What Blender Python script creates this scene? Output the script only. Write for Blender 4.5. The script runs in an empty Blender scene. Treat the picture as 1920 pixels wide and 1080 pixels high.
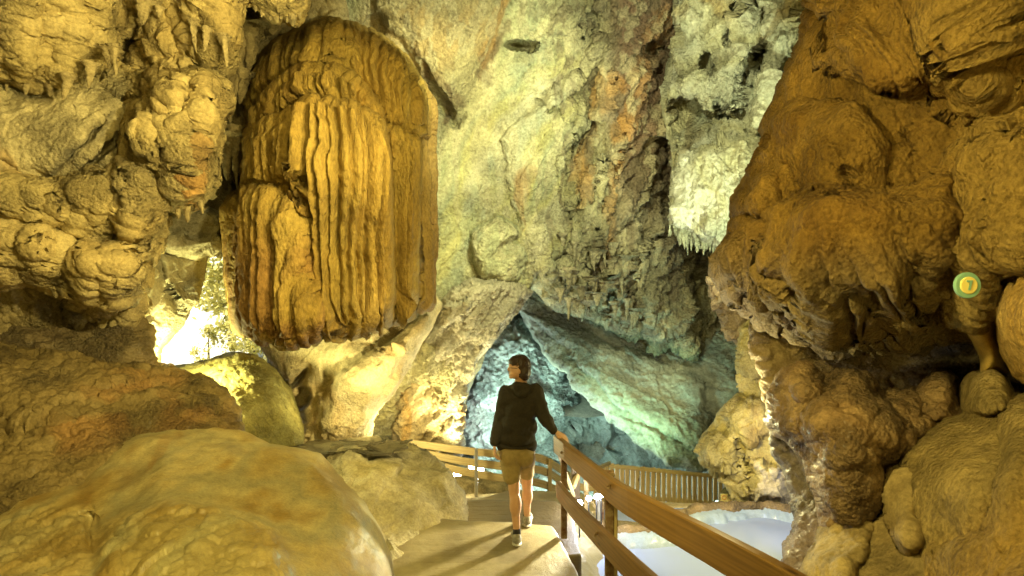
import bpy, bmesh, math, random
import numpy as np
from mathutils import Vector, Matrix, Euler
R = math.radians
random.seed(7)
sc = bpy.context.scene
col = sc.collection

# ------------------------------------------------------------------ camera, world, sun, exposure
CAMZ = 2.26; F = 1067.0                      # eye height above the landing; focal length in photo pixels (20 mm)
cd = bpy.data.cameras.new('camera'); cam = bpy.data.objects.new('camera', cd); col.objects.link(cam)
cd.lens = 20.0; cd.sensor_width = 36.0; cd.clip_start = 0.05; cd.clip_end = 1000
cam.location = (0, 0, CAMZ); cam.rotation_euler = (R(90), 0, 0); sc.camera = cam
SUN_EL, SUN_AZ = 50, -75                     # sun outside the cave, high on the left
w = bpy.data.worlds.new("World"); sc.world = w; w.use_nodes = True
nt = w.node_tree; nt.nodes.clear()
sky = nt.nodes.new('ShaderNodeTexSky'); sky.sky_type = 'NISHITA'; sky.sun_disc = False
sky.sun_elevation = R(SUN_EL); sky.sun_rotation = R(SUN_AZ)
bg = nt.nodes.new('ShaderNodeBackground'); bg.inputs[1].default_value = 0.15
wo = nt.nodes.new('ShaderNodeOutputWorld')
nt.links.new(sky.outputs[0], bg.inputs[0]); nt.links.new(bg.outputs[0], wo.inputs[0])
sd_ = bpy.data.lights.new('sun', 'SUN'); sd_.energy = 5; sd_.angle = R(0.5); sd_.color = (1, .95, .8)
sun = bpy.data.objects.new('sun', sd_); col.objects.link(sun)
sun.rotation_euler = Vector((math.sin(R(SUN_AZ)) * math.cos(R(SUN_EL)), math.cos(R(SUN_AZ)) * math.cos(R(SUN_EL)), math.sin(R(SUN_EL)))).to_track_quat('Z', 'Y').to_euler()
vs = sc.view_settings; vs.view_transform = 'Standard'; vs.look = 'None'; vs.gamma = 1; vs.exposure = 1.5
sc.cycles.max_bounces = 6; sc.cycles.diffuse_bounces = 2; sc.cycles.glossy_bounces = 2
sc.cycles.use_denoising = True; sc.cycles.sample_clamp_indirect = 4

def at(px, py, Y):                            # where the ray of a photo pixel reaches the depth Y
    return Vector(((px - 960) / F * Y, Y, CAMZ - (py - 540) / F * Y))

def lamp(name, loc, energy, color, radius=.15, target=None, angle=None, blend=.8):
    d = bpy.data.lights.new(name, 'SPOT' if target is not None else 'POINT')
    d.energy = energy; d.color = color; d.shadow_soft_size = radius
    o = bpy.data.objects.new(name, d); col.objects.link(o); o.location = loc
    if target is not None:
        d.spot_size = R(angle); d.spot_blend = blend
        o.rotation_euler = (Vector(loc) - Vector(target)).to_track_quat('Z', 'Y').to_euler()
    return o
LED = .15
WARM = (1, .80, .24)
# show-cave lamps placed by their glow or at fixtures below, plus added unseen fill
lamp('fill_over_stairs', (-.1, .7, 3.8), 75, WARM, .1)  # added fill in mid-air above the stairs, no fixture
lamp('stairs_fill', (.9, -1.0, 1.9), 62, (1, .80, .22), .2)  # added low fill behind the camera for the lower left rocks
lamp('left_fill', (-1.2, 3.6, 4.8), 22, (1, .81, .26), .1)  # added overhead fill for the left side, no fixture
lamp('left_wall_lamp', (.5, 2.5, 3.4), 185, (1, .83, .30), .07, at(480, 320, 6), 92, .5)
lamp('right_fill', (1.2, 2.0, 4.2), 14, (1, .78, .18), .1)  # added overhead fill for the right wall, no fixture
lamp('left_wall_fill', (.6, 1.4, 3.3), 290, (1, .85, .36), .07, at(190, 220, 5), 58)  # added unseen spot that brightens the upper left wall
lamp('right_wall_fill', (-1.0, 1.8, 3.6), 250, (1, .83, .27), .07, (2.7, 4.2, 2.1), 78, .6)  # added unseen spot that lifts the right flowstone
lamp('mound_fill', (.5, .6, 3.9), 200, (1, .83, .30), .07, (-1.9, 3.6, .3), 56, .7)  # added unseen spot that lifts the wet mound
lamp('block_fill', (-.3, 2.6, 4.6), 230, (1, .88, .40), .07, at(745, 885, 5.9), 30, .8)  # added unseen spot that brightens the wet block
lamp('ledge_fill', (-.6, 1.6, 3.4), 55, (1, .80, .26), .08, at(180, 740, 4.8), 44, .8)  # added unseen spot on the ledge and brown mound
lamp('centre_fill', (.9, 5.4, 5.4), 350, (.97, 1, .56), .12, at(1000, 240, 10.5), 118, .5)  # added fill above the frame for the central wall, no fixture
lamp('passage_side_fill', (.5, 7.2, 4.6), 150, (.97, 1, .52), .12, at(950, 330, 10.5), 125, .5)  # added mid-air fill for the central wall
lamp('wall_lamp_right', (3.5, 6.6, 1.5), 340, (.88, 1, .6), .06, at(1400, 150, 9), 110)
lamp('daylight_fill', tuple(at(318, 705, 6.4)), 90, (1, .95, .38), .12)  # added lamp behind the mound, stands in for daylight on the dome
lamp('flowstone_fill', tuple(at(770, 790, 5.6)), 190, (1, .86, .36), .1, at(650, 690, 8), 62)  # added mid-air spot that brightens the leaning boulder
lamp('arch_lamp', tuple(at(745, 815, 8.4)), 30, (1, .88, .42), .08)
lamp('arch_lamp_front', tuple(at(857, 880, 9.38)), 200, (1, .92, .46), .06, at(880, 640, 9.7), 100)
lamp('passage_lamp', tuple(at(960, 800, 13.2)), 80, (.50, .9, .80), .15)
lamp('passage_lamp_white', tuple(at(915, 830, 13.4)), 45, (.9, .98, 1), .1)
lamp('passage_fill', tuple(at(1070, 860, 13.8)), 80, (.50, .9, .80), .15)  # added fill that evens out the far passage wall
lamp('passage_lamp_green', tuple(at(1095, 905, 9.9)), 42, (.55, 1, .32), .1, at(1255, 770, 11.3), 50)
lamp('slab_fill', tuple(at(1130, 880, 9.8)), 110, (.42, .92, .76), .15, at(1200, 680, 11.6), 110)  # added unseen lamp that gives the slab its teal light
lamp('rubble_lamp', tuple(at(1010, 900, 11.2)), 60, (.85, .93, 1), .1)
lamp('pool_lamp', (2.95, 5.5, .9), 30, (.60, .68, 1), .15)
lamp('path_spot', (1.08, 6.05, .62), 170, (1, .92, .60), .05, (-.15, 4.85, .05), 44, .4)
lamp('outcrop_lamp', (2.2, 6.0, .9), 55, (1, .87, .38), .1)


# ------------------------------------------------------------------ numpy noise
def _h(ix, iy, iz, s):
    n = (ix.astype(np.int64) * 374761393 + iy.astype(np.int64) * 668265263 + iz.astype(np.int64) * 2147483647 + s * 974634777) & 0xffffffff
    n = ((n ^ (n >> 13)) * 1274126177) & 0xffffffff
    n = ((n ^ (n >> 15)) * 2246822519) & 0xffffffff
    return ((n ^ (n >> 16)) & 0xffffff).astype(np.float32) / 16777216.0
def vnoise(P, scale, seed=0):                 # value noise, -1..1; P (N,3); scale = feature size in m
    q = P / scale + 1000.0
    i = np.floor(q); f = (q - i).astype(np.float32); i = i.astype(np.int64); f = f * f * f * (f * (f * 6 - 15) + 10)
    r = 0
    for dx in (0, 1):
        for dy in (0, 1):
            for dz in (0, 1):
                wgt = (f[:, 0] if dx else 1 - f[:, 0]) * (f[:, 1] if dy else 1 - f[:, 1]) * (f[:, 2] if dz else 1 - f[:, 2])
                r = r + wgt * _h(i[:, 0] + dx, i[:, 1] + dy, i[:, 2] + dz, seed)
    return r * 2 - 1
def fbm(P, scale, octv=4, seed=0, gain=.5):
    r = 0; a = 1; t = 0
    for k in range(octv):
        r = r + a * vnoise(P, scale / 2 ** k, seed + k * 17); t += a; a *= gain
    return r / t
def ridged(P, scale, octv=4, seed=0):
    r = 0; a = 1; t = 0
    for k in range(octv):
        r = r + a * (1 - np.abs(vnoise(P, scale / 2 ** k, seed + k * 13)) * 2); t += a; a *= .5
    return r / t
def worley(P, scale, seed=0):                 # F1, F2 (in cells), hash of nearest cell, vector to its centre (in cells)
    N = len(P); F1 = np.full(N, 9, np.float32); F2 = F1.copy(); ID = np.zeros(N, np.float32); V = np.zeros((N, 3), np.float32)
    sc_ = np.array(scale, float) * np.ones(3)
    for a in range(0, N, 150000):
        q = P[a:a + 150000] / sc_ + 500.0; i = np.floor(q).astype(np.int64); f = (q - i).astype(np.float32)
        f1 = np.full(len(q), 9, np.float32); f2 = f1.copy(); idd = np.zeros(len(q), np.float32); vv = np.zeros((len(q), 3), np.float32)
        for dx in (-1, 0, 1):
            for dy in (-1, 0, 1):
                for dz in (-1, 0, 1):
                    cx, cy, cz = i[:, 0] + dx, i[:, 1] + dy, i[:, 2] + dz
                    h0 = _h(cx, cy, cz, seed); h1 = (h0 * 977.13) % 1; h2 = (h0 * 7919.7 + .37) % 1
                    ex = dx + h0 - f[:, 0]; ey = dy + h1 - f[:, 1]; ez = dz + h2 - f[:, 2]
                    d = ex * ex + ey * ey + ez * ez
                    m = d < f1
                    f2 = np.where(m, f1, np.minimum(f2, d)); f1 = np.where(m, d, f1)
                    idd = np.where(m, (h0 * 131.7) % 1, idd)
                    vv[m] = np.stack([ex, ey, ez], 1)[m]
        F1[a:a + 150000] = np.sqrt(f1); F2[a:a + 150000] = np.sqrt(f2); ID[a:a + 150000] = idd; V[a:a + 150000] = vv
    return F1, F2, ID, V
def warp(P, scale, amp, seed=5):
    return P + amp * np.stack([vnoise(P, scale, seed), vnoise(P, scale, seed + 1), vnoise(P, scale, seed + 2)], 1)
def popcorn(P, s, seed=0, ws=.4):             # knobbly coralloid bumps 0..1
    f1, f2, i, v = worley(warp(P, np.mean(s) * 2, np.mean(s) * ws, seed + 9), s, seed)
    return np.sqrt(np.clip(1 - (f1 * 1.05) ** 2, 0, 1)) * (.55 + .45 * i)
def facets(P, s, seed=0, rot=None):           # broken planes about -1..1
    Q = P if rot is None else P @ rot
    f1, f2, i, v = worley(Q, s, seed)
    a = i * 6.283 * 7; b = (i * 53.7) % 1 * 2 - 1
    return (v[:, 0] * np.cos(a) + v[:, 1] * np.sin(a) + v[:, 2] * b) * 1.2 + ((i * 17.3) % 1 - .5)
def rotm(axis, deg):
    return np.array(Matrix.Rotation(R(deg), 3, axis))
def ribs(c, w, seed=0, wp=.35, ex=.5):
    """rounded ribs with sharp gutters across the coordinate c, irregular widths about w; 0..1 and a value per rib"""
    q = c / w + 900; i = np.floor(q); f1 = np.full(len(c), 9.0); f2 = f1.copy(); idd = np.zeros(len(c)); z = np.zeros(len(c), np.int64)
    for d in (-2, -1, 0, 1, 2):
        j = (i + d).astype(np.int64); h = _h(j, z, z, seed); e = np.abs(j + .5 + (h - .5) * 2 * wp - q); m = e < f1
        f2 = np.where(m, f1, np.minimum(f2, e)); f1 = np.where(m, e, f1); idd = np.where(m, (h * 71.7) % 1, idd)
    return np.clip((f2 - f1) / .8, 0, 1) ** ex, idd
def sstep(x, a, b):
    t = np.clip((x - a) / (b - a), 0, 1); return t * t * (3 - 2 * t)
def mixc(c, d, t):
    t = np.clip(t, 0, 1)
    return c * (1 - t[:, None]) + np.array(d, np.float32) * t[:, None]

# ------------------------------------------------------------------ outlines
def sdf(X, Y, poly):                          # signed distance to a polygon, + inside (pixels of the photo)
    d = np.full(X.shape, 1e9); ins = np.zeros(X.shape, bool); n = len(poly)
    for k in range(n):
        ax, ay = poly[k]; bx, by = poly[(k + 1) % n]
        ex, ey = bx - ax, by - ay; L = ex * ex + ey * ey + 1e-9
        t = np.clip(((X - ax) * ex + (Y - ay) * ey) / L, 0, 1)
        d = np.minimum(d, (X - ax - t * ex) ** 2 + (Y - ay - t * ey) ** 2)
        c = ((ay > Y) != (by > Y)) & (X < (bx - ax) * (Y - ay) / ((by - ay) if by != ay else 1e-9) + ax)
        ins ^= c
    d = np.sqrt(d); return np.where(ins, d, -d)
def segfield(X, Y, pts):                      # max over a tapered polyline of sqrt(r^2-d^2), in pixels
    H = np.zeros(X.shape)
    for (ax, ay, ra), (bx, by, rb) in zip(pts[:-1], pts[1:]):
        ex, ey = bx - ax, by - ay; L = ex * ex + ey * ey + 1e-9
        t = np.clip(((X - ax) * ex + (Y - ay) * ey) / L, 0, 1)
        d2 = (X - ax - t * ex) ** 2 + (Y - ay - t * ey) ** 2; r = ra + (rb - ra) * t
        H = np.maximum(H, np.sqrt(np.clip(r * r - d2, 0, None)))
    return H
def rbf(ctrl):
    c = np.array(ctrl, float); p = c[:, :2] / 100; n = len(c)
    k = lambda r: np.sqrt(r * r + .5)
    A = np.zeros((n + 3, n + 3)); A[:n, :n] = k(np.linalg.norm(p[:, None] - p[None], axis=2))
    A[:n, n] = 1; A[:n, n + 1:] = p; A[n, :n] = 1; A[n + 1:, :n] = p.T
    s = np.linalg.lstsq(A, np.concatenate([c[:, 2], [0, 0, 0]]), rcond=None)[0]
    lo, hi = c[:, 2].min() * .7, c[:, 2].max() * 1.3
    def f(X, Y):
        x = X / 100; y = Y / 100; r = s[n] + s[n + 1] * x + s[n + 2] * y
        for j in range(n): r = r + s[j] * k(np.hypot(x - p[j, 0], y - p[j, 1]))
        return np.clip(r, lo, hi)
    return f
def axis(lo, hi, flo, fhi, step, coarse=22):
    a = np.arange(lo, flo, coarse) if lo < flo else np.array([])
    b = np.arange(max(lo, flo), min(hi, fhi) + step, step)
    c = np.arange(min(hi, fhi) + step + coarse, hi + coarse, coarse) if hi > fhi else np.array([])
    return np.concatenate([a, b, c])

def tag(o, label=None, cat=None, group=None, kind=None):
    if label: o['label'] = label
    if cat: o['category'] = cat
    if group: o['group'] = group
    if kind: o['kind'] = kind
    return o
def empty(name, loc, label=None, cat=None, group=None, rz=0):
    o = bpy.data.objects.new(name, None); col.objects.link(o); o.location = loc; o.rotation_euler = (0, 0, rz)
    o.empty_display_size = .1
    return tag(o, label, cat, group)
def link_mesh(name, V, Fc, mat, parent=None, loc=None, smooth=True, colr=None, world=True):
    """one mesh object; V in world coordinates, origin moved to the middle of its base"""
    V = np.asarray(V, float)
    if loc is None:
        loc = np.array([(V[:, 0].min() + V[:, 0].max()) / 2, (V[:, 1].min() + V[:, 1].max()) / 2, V[:, 2].min()])
    loc = np.array(loc, float)
    me = bpy.data.meshes.new(name); Fc = np.asarray(Fc)
    if Fc.dtype != object and Fc.ndim == 2:
        k = Fc.shape[1]
        me.vertices.add(len(V)); me.vertices.foreach_set('co', (V - loc).astype(np.float32).ravel())
        me.loops.add(Fc.size); me.loops.foreach_set('vertex_index', Fc.astype(np.int32).ravel())
        me.polygons.add(len(Fc)); me.polygons.foreach_set('loop_start', np.arange(0, Fc.size, k, dtype=np.int32))
        me.polygons.foreach_set('use_smooth', np.full(len(Fc), smooth))
        me.update(calc_edges=True); me.validate()
    else:
        me.from_pydata([tuple(v) for v in (V - loc)], [], [list(map(int, f)) for f in Fc]); me.update()
        me.polygons.foreach_set('use_smooth', np.full(len(me.polygons), smooth))
    if colr is not None and len(me.vertices) == len(V):
        a = me.color_attributes.new('tint', 'FLOAT_COLOR', 'POINT')
        a.data.foreach_set('color', np.concatenate([colr, np.ones((len(V), 1))], 1).astype(np.float32).ravel())
    if mat: me.materials.append(mat)
    o = bpy.data.objects.new(name, me); col.objects.link(o)
    if parent:
        o.parent = parent
        o.location = Vector(loc) - parent.location if not parent.parent else Vector(loc) - parent.location - parent.parent.location
    else: o.location = Vector(loc)
    return o

# ------------------------------------------------------------------ materials
def nodes(name):
    m = bpy.data.materials.new(name); m.use_nodes = True; t = m.node_tree; t.nodes.clear()
    o = t.nodes.new('ShaderNodeOutputMaterial'); b = t.nodes.new('ShaderNodeBsdfPrincipled')
    t.links.new(b.outputs[0], o.inputs[0])
    return m, t, b
def rockmat(name, rough=.75, bump=.35, fine=60, grain=22, dist=.012, stretch=(1, 1, 1), coat=0, var=.35, spec=.35, vor=.5, dark=.55, bmin=.35):
    """stone: its colour comes from the 'tint' attribute, broken up by noise; bump from noise and voronoi"""
    m, t, b = nodes(name); N = t.nodes.new; L = t.links.new
    tc = N('ShaderNodeTexCoord'); mp = N('ShaderNodeMapping'); mp.inputs['Scale'].default_value = stretch
    L(tc.outputs['Object'], mp.inputs[0])
    at_ = N('ShaderNodeAttribute'); at_.attribute_name = 'tint'
    n1 = N('ShaderNodeTexNoise'); n1.inputs['Scale'].default_value = grain; n1.inputs['Detail'].default_value = 8; n1.inputs['Roughness'].default_value = .7
    L(mp.outputs[0], n1.inputs['Vector'])
    n2 = N('ShaderNodeTexNoise'); n2.inputs['Scale'].default_value = fine; n2.inputs['Detail'].default_value = 6; n2.inputs['Roughness'].default_value = .75
    L(mp.outputs[0], n2.inputs['Vector'])
    vo = N('ShaderNodeTexVoronoi'); vo.inputs['Scale'].default_value = fine * .8; L(mp.outputs[0], vo.inputs['Vector'])
    rp = N('ShaderNodeValToRGB'); rp.color_ramp.elements[0].position = .36; rp.color_ramp.elements[1].position = .62
    c0 = 1 - var; rp.color_ramp.elements[0].color = (c0 * dark / .55, c0 * .95 * dark / .55, c0 * .85 * dark / .55, 1); rp.color_ramp.elements[1].color = (1.12, 1.1, 1.08, 1)
    nm = N('ShaderNodeMath'); nm.operation = 'MULTIPLY_ADD'; nm.inputs[1].default_value = .55; L(n2.outputs[0], nm.inputs[0])
    nk = N('ShaderNodeMath'); nk.operation = 'MULTIPLY'; nk.inputs[1].default_value = .45; L(n1.outputs[0], nk.inputs[0]); L(nk.outputs[0], nm.inputs[2])
    L(nm.outputs[0], rp.inputs[0])
    mx = N('ShaderNodeMix'); mx.data_type = 'RGBA'; mx.blend_type = 'MULTIPLY'; mx.inputs[0].default_value = 1
    L(at_.outputs['Color'], mx.inputs[6]); L(rp.outputs[0], mx.inputs[7]); L(mx.outputs[2], b.inputs['Base Color'])
    a1 = N('ShaderNodeMath'); a1.operation = 'MULTIPLY_ADD'; a1.inputs[1].default_value = -vor; L(vo.outputs['Distance'], a1.inputs[0]); L(n2.outputs[0], a1.inputs[2])
    a2 = N('ShaderNodeMath'); a2.operation = 'MULTIPLY_ADD'; a2.inputs[1].default_value = 1.6; L(n1.outputs[0], a2.inputs[0]); L(a1.outputs[0], a2.inputs[2])
    bp = N('ShaderNodeBump'); bp.inputs['Strength'].default_value = bump; bp.inputs['Distance'].default_value = dist * 3
    n3 = N('ShaderNodeTexNoise'); n3.inputs['Scale'].default_value = grain * .12; n3.inputs['Detail'].default_value = 2; L(tc.outputs['Object'], n3.inputs['Vector'])
    m3 = N('ShaderNodeMapRange'); m3.inputs[1].default_value = .42; m3.inputs[2].default_value = .58; m3.inputs[3].default_value = bump * bmin; m3.inputs[4].default_value = bump; L(n3.outputs[0], m3.inputs[0]); L(m3.outputs[0], bp.inputs['Strength'])
    L(a2.outputs[0], bp.inputs['Height']); L(bp.outputs[0], b.inputs['Normal'])
    mr = N('ShaderNodeMapRange'); mr.inputs[3].default_value = rough - .12; mr.inputs[4].default_value = min(1, rough + .15); L(n1.outputs[0], mr.inputs[0]); L(mr.outputs[0], b.inputs['Roughness'])
    b.inputs['Specular IOR Level'].default_value = spec
    if coat: b.inputs['Coat Weight'].default_value = coat; b.inputs['Coat Roughness'].default_value = .18
    return m
def simple(name, c, rough=.6, metal=0, noise=0, scale=20, stretch=(1, 1, 1), bump=0, c2=None, dist=.005, spec=.5):
    m, t, b = nodes(name); N = t.nodes.new; L = t.links.new
    b.inputs['Base Color'].default_value = (*c, 1); b.inputs['Roughness'].default_value = rough; b.inputs['Metallic'].default_value = metal
    b.inputs['Specular IOR Level'].default_value = spec
    if noise or bump:
        tc = N('ShaderNodeTexCoord'); mp = N('ShaderNodeMapping'); mp.inputs['Scale'].default_value = stretch; L(tc.outputs['Object'], mp.inputs[0])
        n = N('ShaderNodeTexNoise'); n.inputs['Scale'].default_value = scale; n.inputs['Detail'].default_value = 7; n.inputs['Roughness'].default_value = .65; L(mp.outputs[0], n.inputs['Vector'])
        rp = N('ShaderNodeValToRGB'); rp.color_ramp.elements[0].position = .35; rp.color_ramp.elements[1].position = .65
        c2 = c2 or tuple(x * (1 - noise) for x in c)
        rp.color_ramp.elements[0].color = (*c2, 1); rp.color_ramp.elements[1].color = (*c, 1)
        L(n.outputs[0], rp.inputs[0]); L(rp.outputs[0], b.inputs['Base Color'])
        if bump:
            bp = N('ShaderNodeBump'); bp.inputs['Strength'].default_value = bump; bp.inputs['Distance'].default_value = dist
            L(n.outputs[0], bp.inputs['Height']); L(bp.outputs[0], b.inputs['Normal'])
    return m
def emis(name, c, s):
    m, t, b = nodes(name); b.inputs['Base Color'].default_value = (*c, 1); b.inputs['Emission Color'].default_value = (*c, 1); b.inputs['Emission Strength'].default_value = s
    return m

# ------------------------------------------------------------------ rock builder
def rock(name, label, cat, outline, ctrl, mat, layers=(), disp=None, tint=None, edge=(40, .5), step=2.0, back=.0, wob=(5, 30), kind=None, group=None, parent=None, hole=None, coarse=22, seed=0, smooth_outline=False):
    """A formation sculpted in relief: OUTLINE and LAYERS are shapes drawn on the photo, CTRL gives depth in metres,
    EDGE=(pixels, metres) rounds the rim away from the viewer, BACK closes it with a rear side that many metres behind."""
    for _ in range(2 if smooth_outline else 0):              # round the corners of the traced outline
        outline = [p for a, b in zip(outline, outline[1:] + outline[:1]) for p in ((a[0] * .75 + b[0] * .25, a[1] * .75 + b[1] * .25), (a[0] * .25 + b[0] * .75, a[1] * .25 + b[1] * .75))]
    o = np.array(outline, float)
    xs = axis(o[:, 0].min() - 6, o[:, 0].max() + 6, -60, 1980, step, coarse); ys = axis(o[:, 1].min() - 6, o[:, 1].max() + 6, -60, 1140, step, coarse)
    X, Y = np.meshgrid(xs, ys); sh = X.shape
    P2 = np.stack([X.ravel(), Y.ravel(), np.full(X.size, seed * 71.3)], 1)
    wx = (fbm(P2, wob[1], 3, seed + 3) * wob[0]).reshape(sh); wy = (fbm(P2, wob[1], 3, seed + 4) * wob[0]).reshape(sh)
    WX, WY = X + wx, Y + wy
    s = sdf(WX, WY, outline)
    if hole is not None: s = np.minimum(s, -sdf(WX, WY, hole))
    D = rbf(ctrl)(X, Y)
    H = np.zeros(sh); K = D / F                                  # metres toward the viewer; K = metres per pixel
    Hb = H; lk = ''
    for ly in layers:
        k = ly[0]
        if k != 'seg': Hb = H
        elif lk != 'seg': Hb = H
        lk = k
        if k == 'poly':                                          # ('poly', pts, h metres, width px): rounded plateau
            q = np.clip(sdf(WX, WY, ly[1]) / ly[3], 0, 1); H = np.maximum(H, H * .25 + ly[2] * np.sqrt(1 - (1 - q) ** 2) * (q > 0))
        elif k == 'add':
            q = np.clip(sdf(WX, WY, ly[1]) / ly[3], 0, 1); H = H + ly[2] * q * q * (3 - 2 * q)
        elif k == 'cut':                                         # ('cut', [(x,y,r)..], depth): crack or gully
            g = segfield(WX, WY, ly[1]); rm = max(p[2] for p in ly[1]); H = H - ly[2] * np.clip(g / rm, 0, 1) ** 1.3
        elif k == 'seg':                                         # ('seg', [(x,y,r)..], gain): hanging finger
            g = segfield(WX, WY, ly[1]); m = g > 0; H = np.where(m, np.maximum(H, Hb + g * K * ly[2]), H)
        elif k == 'ell':                                         # ('ell', cx, cy, rx, ry, deg, h)
            _, cx, cy, rx, ry, dg, h = ly; c_, s_ = math.cos(R(dg)), math.sin(R(dg))
            u = ((WX - cx) * c_ + (WY - cy) * s_) / rx; v = (-(WX - cx) * s_ + (WY - cy) * c_) / ry
            q = np.clip(1 - u * u - v * v, 0, 1); H = np.maximum(H, H * .5 + h * np.sqrt(q)) if h > 0 else H + h * q * q * (3 - 2 * q)
    if edge:
        q = np.clip(s / edge[0], 0, 1); rim = edge[1] * (1 - np.sqrt(1 - (1 - q) ** 2))
    else: rim = np.zeros(sh); q = np.ones(sh)
    # snap the ring just outside onto the outline
    gy, gx = np.gradient(s, ys, xs); gl = np.hypot(gx, gy) + 1e-6
    mv = np.where(s < 0, np.minimum(-s, 12 if coarse > 12 else 8), 0)
    XX = X + gx / gl * mv * (mv < 12); YY = Y + gy / gl * mv * (mv < 12)
    keep = s > 0
    fk = keep[:-1, :-1] | keep[1:, :-1] | keep[:-1, 1:] | keep[1:, 1:]
    def place(Dep): return np.stack([(XX - 960) / F * Dep, Dep, CAMZ - (YY - 540) / F * Dep], -1)
    P = place(D + rim - H)
    du = np.gradient(P, axis=1); dv = np.gradient(P, axis=0); Nn = np.cross(du, dv); Nn /= np.linalg.norm(Nn, axis=2, keepdims=True) + 1e-9
    Nn = np.where((Nn * P_dir(P)).sum(-1, keepdims=True) > 0, -Nn, Nn)
    Pf = P.reshape(-1, 3); used = np.zeros(sh, bool)
    used[:-1, :-1] |= fk; used[1:, :-1] |= fk; used[:-1, 1:] |= fk; used[1:, 1:] |= fk; uf = used.ravel()
    idx = np.full(uf.size, -1); idx[uf] = np.arange(uf.sum())
    Pu = Pf[uf]; pxu, pyu = WX.ravel()[uf], WY.ravel()[uf]; Hu = H.ravel()[uf]; qu = q.ravel()[uf]
    dd = np.zeros(len(Pu))
    if disp is not None: dd = disp(Pu, pxu, pyu, Hu)
    Pd = Pu + Nn.reshape(-1, 3)[uf] * (dd * (.25 + .75 * sstep(qu, 0, .35)))[:, None]
    ii, jj = np.nonzero(fk); W_ = sh[1]
    g = lambda a, b_: idx[a * W_ + b_]
    Fc = np.stack([g(ii, jj), g(ii + 1, jj), g(ii + 1, jj + 1), g(ii, jj + 1)], 1)
    C = tint(Pu, pxu, pyu, Hu) if tint is not None else np.tile([.4, .35, .25], (len(Pu), 1))
    V = Pd
    if back:
        k2 = 6
        Db = (D + rim + back * np.sqrt(1 - (1 - np.clip(s / 60, 0, 1)) ** 2) + .02)[::k2, ::k2]
        XX2, YY2 = XX[::k2, ::k2], YY[::k2, ::k2]; kb = (s > 0)[::k2, ::k2]
        PB = np.stack([(XX2 - 960) / F * Db, Db, CAMZ - (YY2 - 540) / F * Db], -1).reshape(-1, 3)
        fb = kb[:-1, :-1] & kb[1:, :-1] & kb[:-1, 1:] & kb[1:, 1:]; ii, jj = np.nonzero(fb); W2 = kb.shape[1]
        FB = np.stack([ii * W2 + jj, ii * W2 + jj + 1, (ii + 1) * W2 + jj + 1, (ii + 1) * W2 + jj], 1)
        ub = np.zeros(len(PB), bool); ub[FB.ravel()] = True; ib = np.cumsum(ub) - 1
        if len(FB):
            FB = ib[FB] + len(V); V = np.concatenate([V, PB[ub]]); Fc = np.concatenate([Fc, FB]); C = np.concatenate([C, np.tile(C.mean(0), (ub.sum(), 1))])
    ob = link_mesh(name, V, Fc, mat, parent=parent, colr=np.clip(C, .01, .9))
    return tag(ob, label, cat, group, kind)
def P_dir(P): return P - np.array([0, 0, CAMZ])

def ramp(P, cols, scale, seed=0, octv=4, sharp=1.0):
    """blend of a list of real stone colours by noise"""
    n = np.clip(fbm(P, scale, octv, seed) * 1.6 * sharp * .5 + .5, 0, .9999) * (len(cols) - 1)
    c = np.array(cols, float); i = np.floor(n).astype(int); f = (n - i)[:, None]
    return c[i] * (1 - f) + c[np.minimum(i + 1, len(cols) - 1)] * f
def stain_shade(c, px, py, pts, colr, amt, jag=0, P=None, seed=1):
    """a stained or shade-darkened patch with a shape of its own: tapered polyline (x,y,r) in photo pixels"""
    P2 = np.stack([px, py, px * 0], 1)
    x = px + fbm(P2, 40, 3, seed) * jag; y = py + fbm(P2, 40, 3, seed + 1) * jag
    m = np.zeros(len(px))
    for (ax, ay, ra), (bx, by, rb) in zip(pts[:-1], pts[1:]):
        ex, ey = bx - ax, by - ay; L = ex * ex + ey * ey + 1e-9
        t = np.clip(((x - ax) * ex + (y - ay) * ey) / L, 0, 1)
        d = np.hypot(x - ax - t * ex, y - ay - t * ey); r = ra + (rb - ra) * t
        m = np.maximum(m, sstep(1 - d / r, 0, .6))
    n = .55 + .45 * fbm(P2 * np.array([1, .25, 1]), 14, 3, seed + 5)
    return mixc(c, colr, m * amt * n * 1.3)

def stalactite(px, py, Y, L, r, mat, parent, c, name='stalactite', label=None, cat=None, group=None, up=False):
    """a tapering, slightly bent and knobbly cone hanging from (px,py)"""
    p = at(px, py, Y); n, m = 14, 18; V = []; r *= random.uniform(.7, 1.4)
    bx, by = random.uniform(-.12, .12) * L, random.uniform(-.1, .1) * L; ph = random.random() * 6
    for k in range(m):
        t = k / (m - 1); rr = r * ((1 - t) ** .55 * .8 + .9 * math.exp(-t * 7)) * (1 + .12 * math.sin(t * 21 + ph) + .10 * math.sin(t * 47 + ph * 2)) + .003
        for j in range(n):
            a = j / n * 6.2832; q = 1 + .16 * math.sin(3 * a + ph + t * 3)
            V.append((p.x + bx * t * t + rr * q * math.cos(a), p.y + by * t * t + rr * q * math.sin(a), p.z + .12 * L - (L * 1.12 * t) * (-1 if up else 1)))
    Fc = [(k * n + j, k * n + (j + 1) % n, (k + 1) * n + (j + 1) % n, (k + 1) * n + j) for k in range(m - 1) for j in range(n)]
    V = np.array(V); cx_ = V.reshape(m, n, 3).mean(1).repeat(n, 0); V = cx_ + (V - cx_) * (1 + fbm(V, .05, 3, 77) * .45)[:, None]
    o = link_mesh(name, V, Fc, mat, parent=parent, colr=ramp(V, [c, tuple(x * .75 for x in c), c], .1, 3))
    return tag(o, label, cat, group)

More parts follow.
